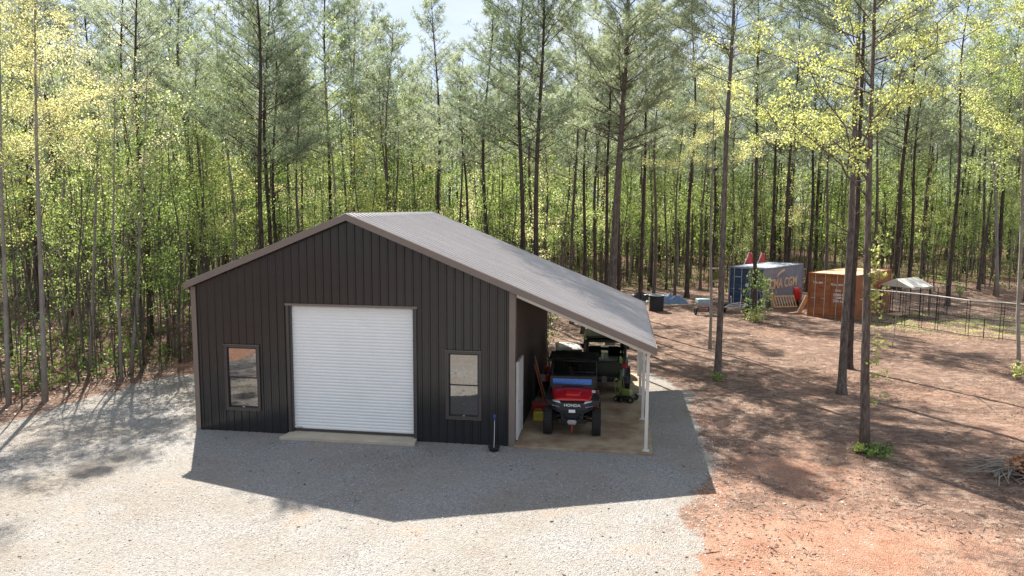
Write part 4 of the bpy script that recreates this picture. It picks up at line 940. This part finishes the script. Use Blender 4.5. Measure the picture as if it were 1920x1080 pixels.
def hardwood(seed, H, r, path=None, cs=.3, spread=.30, dens=1.0, size=.10, k=6, lv=2, clump=.16, droop=.3, up=(25, 60), bd=1.0):
    rg = np.random.default_rng(seed); rn = random.Random(seed); path = path or trunk_path(H, seed, (rn.uniform(-.6, .6), rn.uniform(-.6, .6)), .35)
    n = len(path)-1; tb = MB(); tb.tube([path[0]-Vector((0, 0, .3))]+path[1:], flare(r, n, .12), 7); cen = []
    nb = int(H*(1-cs)*2.1*bd)
    for i in range(nb):
        t = cs+(1-cs)*(i+rn.random()*.8)/nb*.99; f = (t-cs)/(1-cs)
        Lb = H*spread*(1-.72*f)*rn.uniform(.55, 1.15); az = rn.uniform(0, 6.283); el = math.radians(rn.uniform(*up))
        d = Vector((math.cos(az)*math.cos(el), math.sin(az)*math.cos(el), math.sin(el))); p0 = along(path, t); pts = [p0]
        for j in range(1, 6):
            u = j/5; pts.append(p0+d*Lb*u+Vector((rn.uniform(-1, 1), rn.uniform(-1, 1), rn.uniform(-.3, .8)))*.07*Lb)
        rb = max(.008, r*.3*(1-.6*t)); tb.tube(pts, [rb*(1-.8*j/5) for j in range(6)], 4, cap=False)
        ns = max(3, int(Lb*3.2))
        for s in range(ns):
            u = .25+.75*(s+rn.random())/ns; pb = along(pts, u); a2 = rn.uniform(0, 6.283); l2 = rn.uniform(.2, .75)*(1.2-u*.6)*min(1.2, .4+Lb*.3)
            d2 = (d*.5+Vector((math.cos(a2), math.sin(a2), rn.uniform(-.3, .7)))).normalized(); e = pb+d2*l2
            tb.tube([pb, pb.lerp(e, .5)+Vector((0, 0, .03)), e], [.008, .006, .003], 3, cap=False)
            m_ = max(1, int(l2/.2*dens+rn.random()*.6))
            for q in range(m_): cen.append(pb.lerp(e, 1-q*.6/m_))
        cen.append(pts[-1])
    cen = np.array(cen); V_, F_ = leaves(cen, k, clump, size, rg, droop); return tb, (V_, F_)

def tree_obj(name, loc, gen, bark, leaf, label, cat='tree', group=None, rz=0, crown='crown'):
    tb, (V_, F_) = gen; o = empty(name, loc, rz, label, cat, group)
    tb.build('trunk', bark, o, smooth=True); link(crown, np_mesh(crown, V_, F_, leaf), o); return o
def copy_tree(src, loc, rz, sc, label, group):
    r = src.copy(); C.objects.link(r); r.location = loc; r.rotation_euler = (0, 0, rz); r.scale = sc
    r['label'] = label; r['group'] = group
    for ch in list(src.children):
        c = ch.copy(); C.objects.link(c); c.parent = r
    return r
def gpath(pts, n=14):
    """trunk line through picture points at the depth of its foot"""
    b = px(*pts[0]); dist = (b-CAM).dot(Fv); P = [pxd(x, y, dist) for x, y in pts]; P[0] = b
    out = []
    for i in range(n+1):
        out.append(along(P, 0) if i == 0 else None)
    H = P[-1].z-b.z
    zs = [p.z-b.z for p in P]
    for i in range(n+1):
        z = H*i/n; xx = np.interp(z, zs, [p.x-b.x for p in P]); yy = np.interp(z, zs, [p.y-b.y for p in P])
        out[i] = Vector((xx, yy, z))
    return Vector((b.x, b.y, hz(b.x, b.y))), out, H
def extend(pts, ytop):
    (x0, y0), (x1, y1) = pts[-2], pts[-1]; return pts+[(x1+(x1-x0)/(y1-y0)*(ytop-y1)*.6, ytop)]
taken = []
def near_pine(pts, ytop, r, label, seed, **k):
    loc, path, H = gpath(extend(pts, ytop)); taken.append((loc.x, loc.y)); bark = k.pop('bark', BARK); leaf = k.pop('leaf', NEED)
    k.setdefault('dens', 1.5); k.setdefault('skip', .45); k.setdefault('dmul', 3)
    return tree_obj('pine_tree', loc, pine(seed, H, r, path, **k), bark, leaf, label)
near_pine([(1345, 708), (1352, 560), (1357, 400), (1362, 250), (1372, 90), (1376, 20)], -330, .125, 'straight pine with a green tuft at its foot, left side of the clearing', 11, cs=.50, Lm=3.3, dead=.3)
near_pine([(1578, 738), (1584, 610), (1595, 450), (1600, 300), (1606, 150), (1612, 20)], -330, .138, 'thick grey pine in the clearing just left of the leafy trunk', 12, cs=.60, Lm=2.8, dead=.28)
near_pine([(1592, 690), (1598, 560), (1608, 400), (1612, 250), (1620, 60)], -260, .125, 'dark pine half hidden directly behind the thick grey pine', 13, cs=.58, Lm=2.2, dead=.3, bark=BARKD)
near_pine([(1414, 601), (1416, 470), (1418, 350), (1419, 250), (1421, 100)], -160, .125, 'dark pine wrapped in leafy vine in front of the blue container doors', 14, cs=.46, Lm=3.0, bark=BARKD)
near_pine([(1143, 660), (1148, 520), (1158, 350), (1168, 200), (1176, 60)], -260, .20, 'largest pine, thick grey leaning trunk rising just behind the lean-to roof', 15, cs=.42, Lm=4.1, dead=.25, dens=2.0, skip=.25)
# maple in the foreground and the other leafy neighbours
loc, path, H = gpath(extend([(1622, 850), (1622, 700), (1626, 500), (1630, 300), (1636, 120), (1640, 20)], -230)); taken.append((loc.x, loc.y))
mp_ = tree_obj('maple_tree', loc, hardwood(21, H, .125, path, cs=.44, spread=.31, bd=2.0, dens=1.2, size=.056, k=24, clump=.12, droop=1.0, up=(5, 50)), BARK, LY, 'nearest tree in the clearing, spreading maple with fresh yellow green leaves')
rg = np.random.default_rng(5); rn = random.Random(5); cen = []; tb = MB()
for i in range(34):
    z = rn.choice([rn.uniform(1.2, 5.6), rn.uniform(3.6, 5.2)]); p0 = along(path, z/H); az = rn.uniform(-1.2, 1.2)
    d = Vector((math.cos(az), math.sin(az), .5)); e = p0+d*rn.uniform(.15, .5); tb.tube([p0, e], [.008, .004], 4, cap=False)
    cen += [p0.lerp(e, .5), e]
V_, F_ = leaves(np.array(cen), 7, .06, .10, rg, -.3); tb.build('sprout_twigs', BARK, mp_); link('sprout_foliage', np_mesh('sprout_foliage', V_, F_, LY), mp_)
def near_leafy(name, pts, ytop, r, label, seed, bark, leaf, **k):
    loc, path, H = gpath(extend(pts, ytop)); taken.append((loc.x, loc.y))
    return tree_obj(name, loc, hardwood(seed, H, r, path, **k), bark, leaf, label)
near_leafy('hardwood_tree', [(1331, 655), (1334, 560), (1332, 450), (1336, 330)], 120, .075, 'thin mottled trunk with yellow leaves just left of the straight clearing pine', 22, BARKG, LY, cs=.58, spread=.38, bd=1.6, dens=1.6, size=.062, k=20, clump=.13, droop=.8, up=(5, 35))
near_leafy('hardwood_tree', [(1912, 712), (1908, 600), (1915, 450), (1918, 300), (1920, 150)], -120, .075, 'pale slender tree with bright green leaves at the right edge of the clearing', 23, BARKG, LG, cs=.34, spread=.30, dens=2.0, size=.066, k=14)
near_leafy('hardwood_tree', [(1985, 700), (1975, 500), (1960, 300), (1950, 150)], -200, .12, 'leafy yellow green tree leaning in from beyond the right edge', 24, BARKG, LY, cs=.35, spread=.36, dens=2.2, size=.07, k=14)
near_leafy('hardwood_tree', [(1870, 560), (1868, 400), (1860, 250), (1855, 120)], -60, .13, 'bright green leafy tree behind the pale slender one', 25, BARKG, LG, cs=.35, spread=.33, dens=1.2, size=.13)
near_leafy('flowering_tree', [(84, 752), (80, 600), (72, 400), (68, 250), (66, 100)], -110, .09, 'pale barked tree with cream blossom at the left edge of the gravel', 26, BARKG, LC, cs=.44, spread=.36, bd=1.4, dens=2.0, size=.066, k=15)
near_leafy('flowering_tree', [(170, 700), (176, 500), (182, 330), (186, 200)], 90, .07, 'slim tree with white blossom right of the pale barked cream tree', 27, BARKG, LC, cs=.50, spread=.36, dens=2.0, size=.065, k=11)
near_leafy('hardwood_tree', [(16, 760), (10, 560), (2, 330), (0, 120)], -90, .075, 'yellow leaved tree standing at the far left picture edge', 28, BARKG, LY, cs=.36, spread=.34, dens=2.2, size=.066, k=14)
near_leafy('hardwood_tree', [(245, 700), (258, 560), (262, 430), (270, 300)], 90, .075, 'crooked pale sapling at the red bank left of the building', 29, BARKG, LG, cs=.4, spread=.3, dens=1.0, size=.10)
near_leafy('hardwood_tree', [(228, 715), (224, 600), (212, 450), (214, 300)], 150, .06, 'slender grey sapling just left of the crooked pale one', 30, BARKG, LG, cs=.4, spread=.3, dens=1.0, size=.10)
near_leafy('bare_sapling', [(1672, 655), (1680, 600), (1681, 540), (1688, 480)], 440, .022, 'leafless leaning stem in front of the orange container end', 31, BARKG, LG, cs=.6, spread=.1, dens=.1, size=.04, k=1)
# vine on the dark pine by the blue container
def vine(base_px, rr_, H_, label, seed, n=420):
    b = px(*base_px); o = empty('climbing_vine', (b.x, b.y, hz(b.x, b.y)), 0, label, 'vine'); rn = random.Random(seed); rg = np.random.default_rng(seed); mb = MB(); cen = []
    for k in range(5):
        a0 = rn.uniform(0, 6); pts = [Vector((math.cos(a0+q*.5)*(rr_+.05+.12*rn.random()), math.sin(a0+q*.5)*(rr_+.05+.12*rn.random()), q*H_/7)) for q in range(8)]
        mb.tube(pts, .012, 4)
        for q in range(n//30): cen.append(along(pts, rn.random())+Vector((rn.gauss(0, .12), rn.gauss(0, .12), 0)))
    V_, F_ = leaves(np.array(cen), 8, .10, .11, rg, .2); mb.build('stem', BARKG, o); link('foliage', np_mesh('foliage', V_, F_, LG), o); return o
vine((1411, 601), .30, 3.0, 'leafy green vine climbing the dark pine by the blue container', 41, 500)
vine((1428, 598), .12, 2.6, 'vine covered thin stub standing right of the dark pine', 42, 240)
# low tufts at tree feet
def tuft(name, p_, R, hgt, label, seed, n=120, mat=LG):
    b = px(*p_); o = empty(name, (b.x, b.y, hz(b.x, b.y)), 0, label, 'shrub'); rg = np.random.default_rng(seed); rn = random.Random(seed); mb = MB(); cen = []
    for k in range(max(6, n//9)):
        a = rn.uniform(0, 6.28); e = Vector((math.cos(a)*R*rn.random(), math.sin(a)*R*rn.random(), hgt*rn.uniform(.4, 1))); mb.tube([(0, 0, 0), e*.5+Vector((0, 0, .05)), e], [.008, .006, .003], 3, cap=False); cen += [e, e*.7]
    V_, F_ = leaves(np.array(cen), 6, .06, .085, rg, -.2); mb.build('stem', BARKG, o); link('foliage', np_mesh('foliage', V_, F_, mat), o)
tuft('shrub', (1640, 858), .42, .32, 'green weeds growing around the foot of the nearest maple', 51, 190, LD)
tuft('shrub', (1608, 850), .18, .25, 'small yellow green tuft left of the nearest maple foot', 52, 90, LY)
tuft('shrub', (1345, 714), .30, .22, 'small green tuft at the foot of the straight clearing pine', 53, 110)
tuft('shrub', (1416, 604), .50, .55, 'leafy green clump at the foot of the vine covered pine', 54, 300, LY)
tuft('shrub', (1800, 560), .5, .8, 'pale green bush at the dark woods edge behind the kennel', 55, 200)
tuft('shrub', (1908, 715), .35, .7, 'thin green shoots around the pale slender tree', 56, 160, LY)
# brush pile, lower right
b = px(1893, 893); o = empty('brush_pile', (b.x, b.y, hz(b.x, b.y)), 0, 'pile of bare grey sticks and brown dead leaves at the lower right edge', 'brush pile')
rn = random.Random(61); rg = np.random.default_rng(61); mb = MB()
for k in range(34):
    a = rn.uniform(0, 6.28); c_ = Vector((rn.gauss(0, .3), rn.gauss(0, .3), rn.uniform(.03, .25))); d = Vector((math.cos(a), math.sin(a), rn.uniform(-.1, .25)))*rn.uniform(.3, .9)
    if (c_-d).z < 0: c_.z += .1
    mb.tube([c_-d, c_+Vector((0, 0, rn.uniform(0, .1))), c_+d], [.016, .012, .005], 4, cap=False)
mb.build('stick', BARKG, o)
cen = np.array([(rn.gauss(.45, .22), rn.gauss(0, .2), rn.uniform(.05, .4)) for _ in range(160)]); V_, F_ = leaves(cen, 8, .06, .10, rg)
link('dead_foliage', np_mesh('dead_foliage', V_, F_, leaf_mat('dead_brown_leaves', (.20, .09, .04), (.45, .24, .13), tr=.2)), o)

# ---- the woods: prototypes, then copies
def woods(x, y, m=0):
    sd_ = float(gravel_sd(np.array([x]), np.array([y]))[0])
    if x < 5 and sd_ < -.9-m and y > -3 and x < -5.2: return True
    if y > 12.2+m and x < 8.5 and y < 200: return True
    if x >= 8.5 and y > 36.5+.12*(x-14)+m-(max(0, 12-x))*3 and not (24 < x < 34 and y < 40): return True
    return False
PINES = []
specs = [(101, 16.2, .125, .50, 2.2), (102, 14.6, .10, .52, 1.9), (103, 17.2, .14, .47, 2.5), (104, 13.2, .08, .5, 1.6), (105, 15.6, .11, .56, 1.9), (106, 14.4, .10, .45, 2.0)]
HW = []
hs = [(201, 8.5, .05, LG, .22, .27), (202, 11, .07, LG, .25, .25), (203, 6.5, .035, LG, .2, .28), (204, 9.5, .055, LY, .3, .27), (205, 12.5, .08, LG, .3, .24), (206, 7.5, .045, LC, .35, .3), (207, 5, .03, LD, .12, .30), (208, 10, .06, LD, .2, .26)]
for pxx_, dist_, H_, r_, cs_, Lm_, sd_, lab_ in ((490, 31, 18.5, .125, .36, 3.4, 301, 'dense dark pine rising just behind the left slope of the roof'), (618, 40, 20, .12, .34, 3.0, 302, 'dark full crowned pine behind the ridge of the roof'), (978, 31, 18.5, .125, .42, 2.9, 303, 'broad dark pine rising behind the middle of the lean-to roof'), (505, 34, 17, .10, .42, 2.6, 304, 'dark slimmer pine close beside the dense one behind the left roof slope')):
    q_ = pxd(pxx_, 389, dist_); taken.append((q_.x, q_.y))
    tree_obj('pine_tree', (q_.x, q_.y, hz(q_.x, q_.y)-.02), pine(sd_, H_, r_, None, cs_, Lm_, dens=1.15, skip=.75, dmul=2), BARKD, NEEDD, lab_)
listed = [(1008, 30, 2), (1205, 37, 0), (1140, 34, 0), (270, 31, 0), (437, 38, 3), (517, 36, 4), (565, 45, 1), (664, 45, 1), (722, 35, 3), (730, 35.6, 3), (862, 39, 1), (872, 38, 4), (912, 33, 0), 
          (997, 40, 1), (1022, 44, 5), (1075, 39, 1), (1097, 36, 0), (1118, 46, 4), (1163, 37, 4), (1270, 52, 1), (1293, 51, 0), (1318, 56, 3), (1478, 53, 2), (1522, 55, 2), (1553, 53, 1), (1643, 55, 1), (1690, 54, 2), (1713, 55, 0),
          (1735, 58, 5), (1790, 47, 4), (1846, 54, 1), (1880, 52, 0), (1938, 50, 2), (380, 35, 1), (1230, 50, 1), (1205, 54, 3), (1340, 58, 2), (1450, 57, 0), (1600, 57, 4), (775, 41, 3), (820, 44, 0), (945, 47, 3), (560, 33, 1), (60, 33, 4)]
zone = lambda x, y: ('left' if x < -4 else ('behind' if x < 13 else 'right'))
PL = {'left': 'dark straight pine among the shaded thicket left of the building', 'behind': 'tall straight pine in the woods rising behind the building', 'right': 'tall dark trunked pine in the woods beyond the containers'}
PG = {'left': 'pines of the thicket left of the building', 'behind': 'pines of the woods behind the building', 'right': 'pines of the woods beyond the containers'}
HL = {'left': 'thin leafy sapling crowded in the shaded thicket left of the building', 'behind': 'thin leafy young hardwood between the pines behind the building', 'right': 'thin leafy young hardwood between the pines beyond the containers'}
HG = {'left': 'young hardwoods left of the building', 'behind': 'young hardwoods behind the building', 'right': 'young hardwoods beyond the containers'}
rn = random.Random(77)
def put_pine(x, y, k):
    z = zone(x, y); loc = (x, y, hz(x, y)-.02)
    if len(PINES) <= k or PINES[k] is None:
        while len(PINES) <= k: PINES.append(None)
        s, H, r, cs, Lm = specs[k]; bark = BARKD if k in (0, 2, 4) else BARK
        o = tree_obj('pine_tree', loc, pine(s, H, r, None, cs, Lm*1.12), bark, NEEDD if k in (2, 5) else NEED, PL[z], 'tree', PG[z], rn.uniform(0, 6.28)); PINES[k] = o
        o.scale = (1, 1, 1)
    else:
        s = rn.uniform(.85, 1.15)*(1+.17*float(sm(33, 62, math.hypot(x-CAM.x, y-CAM.y)))); copy_tree(PINES[k], loc, rn.uniform(0, 6.28), (s, s, s*rn.uniform(.95, 1.08)), PL[z], PG[z])
    taken.append((x, y))
def put_hw(x, y, k):
    z = zone(x, y); loc = (x, y, hz(x, y)-.02)
    if len(HW) <= k or HW[k] is None:
        while len(HW) <= k: HW.append(None)
        s, H, r, lf, cs, sp_ = hs[k]
        HW[k] = tree_obj('hardwood_sapling', loc, hardwood(s, H, r, None, cs, sp_, dens=1.5, size=.085, k=12, clump=.19), BARKG if k in (1, 5) else BARKT, lf, HL[z], 'tree', HG[z], rn.uniform(0, 6.28))
    else:
        s = rn.uniform(.75, 1.25); copy_tree(HW[k], loc, rn.uniform(0, 6.28), (s, s, s*rn.uniform(.9, 1.15)), HL[z], HG[z])
for pxx, dist, k in listed:
    q = pxd(pxx, 389, dist); put_pine(q.x, q.y, k)
def inview(x, y, m):
    v = Vector((x, y, 4))-CAM; dz = v.dot(Fv); return dz > 5 and abs(v.dot(Rv)/dz) < .71+m/dz
np_ = 0; tries = 0
while np_ < 138 and tries < 20000:
    tries += 1; dist = 22+70*rn.random()**.85; a = rn.uniform(-.80, .80); q = CAM+(Fv*1.0+Rv*a)*dist; x, y = q.x, q.y
    if not woods(x, y, .8) or not inview(x, y, 3) or (x < -3 and y < 13): continue
    if min((x-u)**2+(y-v)**2 for u, v in taken) < (3.3 if dist < 42 else 2.5)**2: continue
    put_pine(x, y, rn.randrange(6)); np_ += 1
nh = 0; tries = 0; tk = []
while nh < 285 and tries < 30000:
    tries += 1; dist = 20+52*rn.random()**.9; a = rn.uniform(-.78, .78); q = CAM+(Fv+Rv*a)*dist; x, y = q.x, q.y
    if not woods(x, y, .2) or not inview(x, y, 1.5): continue
    if tk and min((x-u)**2+(y-v)**2 for u, v in tk) < 1.0: continue
    tk.append((x, y)); k = rn.choices(range(8), [5, 5, 4, 3.0, 4, 2.0 if x < 0 else .8, 3, 3])[0]; put_hw(x, y, k); nh += 1
print('pines', np_, 'saplings', nh)
# bare thin stems, undergrowth and the far wood: uncountable
mb = MB(); rn = random.Random(88); n = 0; VL = []; 
while n < 1500:
    dist = 22+60*rn.random(); a = rn.uniform(-.76, .76); q = CAM+(Fv+Rv*a)*dist
    if not woods(q.x, q.y, 0): continue
    n += 1; H = rn.uniform(2.5, 9); lx, ly = rn.gauss(0, .06)*H, rn.gauss(0, .06)*H; z0 = hz(q.x, q.y)-.1; b = Vector((q.x, q.y, z0)); r = rn.uniform(.014, .04)
    pts = [b+Vector((lx*u*u+.1*math.sin(u*5+n), ly*u*u, H*u)) for u in (0, .25, .5, .75, 1)]
    mb.tube(pts, [r, r*.85, r*.7, r*.5, r*.25], 4, cap=False)
    for k in range(4):
        t = rn.uniform(.3, .95); p = along(pts, t); az = rn.uniform(0, 6.28); mb.tube([p, p+Vector((math.cos(az), math.sin(az), rn.uniform(.2, 1)))*rn.uniform(.3, 1.1)], [r*.4, .004], 3, cap=False)
o = mb.build('brush_stems', BARKT, None); tag(o, 'thicket of bare thin grey stems filling the woods floor', 'thicket', None, 'stuff')
cen = []; n = 0
while n < 2700:
    dist = 21+55*rn.random(); a = rn.uniform(-.76, .76); q = CAM+(Fv+Rv*a)*dist
    if not woods(q.x, q.y, .9) : continue
    if q.x > 9 and rn.random() < .3: continue
    n += 1; R_ = rn.uniform(.2, .7); z0 = hz(q.x, q.y)
    for k in range(int(6+R_*14)): cen.append((q.x+rn.gauss(0, R_*.5), q.y+rn.gauss(0, R_*.5), z0+abs(rn.gauss(0, R_*.9))))
V_, F_ = leaves(np.array(cen), 2, .05, .13, np.random.default_rng(9)); o = link('undergrowth', np_mesh('undergrowth', V_, F_, LD)); tag(o, 'low leafy undergrowth scattered across the shaded woods floor', 'undergrowth', None, 'stuff')
mb = MB(); cen = []; pc = []; pd_ = []
for n in range(560):
    dist = 74+66*rn.random(); a = rn.uniform(-.8, .8); q = CAM+(Fv+Rv*a)*dist; z0 = hz(q.x, q.y); H = rn.uniform(13, 18.5); mb.tube([(q.x, q.y, z0-.5), (q.x+rn.gauss(0, .4), q.y, z0+H)], [.17, .05], 5, cap=False)
    for k in range(90):
        u = rn.random(); zz = H*(.5+.5*u); R_ = 2.6*(1-u**1.5)+.3; b = rn.uniform(0, 6.28); rr_ = R_*math.sqrt(rn.random()); pc.append((q.x+math.cos(b)*rr_, q.y+math.sin(b)*rr_, z0+zz)); pd_.append((math.cos(b)*.5, math.sin(b)*.5, .8))
    for k in range(9):
        c0 = (q.x+rn.gauss(0, 2.5), q.y+rn.gauss(0, 2.5), z0+10*rn.random()**1.2+.4)
        for j in range(14): cen.append((c0[0]+rn.gauss(0, .9), c0[1]+rn.gauss(0, .9), c0[2]+rn.gauss(0, .9)))
o = mb.build('far_woods_trunks', BARKD); tag(o, 'mass of far trunks deep in the woods', 'woods', None, 'stuff')
V_, F_ = needles(np.array(pc), unit(np.array(pd_)), 5, .7, .05, np.random.default_rng(3)); o = link('far_woods_needles', np_mesh('far_woods_needles', V_, F_, NEED)); tag(o, 'mass of far pine crowns closing the woods', 'woods', None, 'stuff')
V_, F_ = leaves(np.array(cen), 5, .3, .26, np.random.default_rng(4)); o = link('far_woods_leaves', np_mesh('far_woods_leaves', V_, F_, LG)); tag(o, 'mass of far fresh green leaves deep in the woods', 'woods', None, 'stuff')

# ------------------------------------------------------------------ litter, sticks and loose stones on the ground
def scatter(n, fn, size, name, mat, label, cat, seed, stick=False, thick=.3):
    rg = np.random.default_rng(seed); x, y = fn(rg, n); z = height(x, y); n = len(x)
    c = np.stack([x, y, z+.006], 1); az = rg.uniform(0, 6.28, n); l_ = size*rg.uniform(.5, 1.6, n)
    a = np.stack([np.cos(az), np.sin(az), rg.normal(0, .12, n)], 1)*l_[:, None]; s = np.stack([-np.sin(az), np.cos(az), rg.normal(0, .25, n)], 1)*(l_*thick)[:, None]
    up = np.array([0, 0, 1.])*(l_*thick*.9)[:, None]
    if stick: V_ = np.stack([c-a, c+s+up*.1, c+a, c-s+up*.1], 1); V_[:, :, 2] += .004; F_ = np.arange(n*4).reshape(-1, 4)
    else:
        V_ = np.stack([c-a, c+s, c+a, c-s, c+up], 1); b = np.arange(n)[:, None]*5
        F_ = np.concatenate([b+[0, 3, 4], b+[3, 2, 4], b+[2, 1, 4], b+[1, 0, 4]], 0)
    o = link(name, np_mesh(name, V_.reshape(-1, 3), F_, mat)); tag(o, label, cat, None, 'stuff'); return o
def f_clear(rg, n):
    x = rg.uniform(13.5, 36, n); y = rg.uniform(-7, 38, n); k = (gravel_sd(x, y) < -.1) & (fbm(x, y, 1.6, 71) > .44); return x[k], y[k]
def f_wood(rg, n):
    x = rg.uniform(-22, 12, n); y = rg.uniform(-2, 34, n); k = (gravel_sd(x, y) < -.3) & ~((x > -1) & (x < 13.5) & (y < 10)); return x[k], y[k]
def f_grav(rg, n):
    x = rg.uniform(-6, 14.8, n); y = rg.uniform(-9, 9, n); k = (gravel_sd(x, y) > -.2) & ~((x > -.1) & (x < 12.9) & (y > -.6)); return x[k], y[k]
def f_edge(rg, n):
    x = rg.uniform(12.8, 19, n); y = rg.uniform(-8, 6, n); s_ = gravel_sd(x, y); k = (s_ < .4) & (rg.random(n) < np.exp(s_/1.6)) ; return x[k], y[k]
LIT = leaf_mat('dead_leaf_litter', (.07, .042, .03), (.24, .155, .11), (.42, .33, .25), tr=.1)
scatter(42000, f_clear, .035, 'leaf_litter', LIT, 'brown leaf and straw litter strewn over the clearing', 'litter', 1, True, .45)
scatter(26000, f_wood, .05, 'woods_litter', LIT, 'brown leaf litter on the floor of the left woods', 'litter', 2, True, .5)
scatter(700, f_grav, .035, 'stray_leaves', LIT, 'few brown leaves blown onto the gravel yard', 'litter', 6, True, .5)
scatter(2200, f_clear, .16, 'fallen_twigs', BARKD, 'small dark fallen twigs strewn over the clearing', 'twigs', 3, False, .05)
STN = leaf_mat('loose_stones', (.20, .195, .19), (.52, .50, .47), (.68, .66, .63), tr=.0, rough=.9, gloss=.2)
scatter(26000, f_grav, .014, 'loose_gravel', STN, 'loose grey stones lying on top of the gravel yard', 'gravel', 4, False, .8)
scatter(2800, f_edge, .018, 'edge_gravel', STN, 'stones scattered out from the gravel edge over the clay', 'gravel', 5, False, .8)
def f_grass(rg, n):
    x = rg.uniform(24, 40, n); y = rg.uniform(18, 32, n); k = (np.hypot((x-31)/1.5, (y-24.5)) < 4.5+rg.normal(0, .8, n)) & (fbm(x, y, .9, 61) > .42); return x[k], y[k]
rg = np.random.default_rng(8); x, y = f_grass(rg, 9000); c = np.stack([x, y, height(x, y)], 1)
V_, F_ = needles(c, np.tile([[0, 0, 1.]], (len(c), 1)), 3, .09, .012, rg); o = link('grass', np_mesh('grass', V_, F_, LY)); tag(o, 'thin yellow green grass around the kennel', 'grass', None, 'stuff')
print('objects', len(bpy.data.objects))
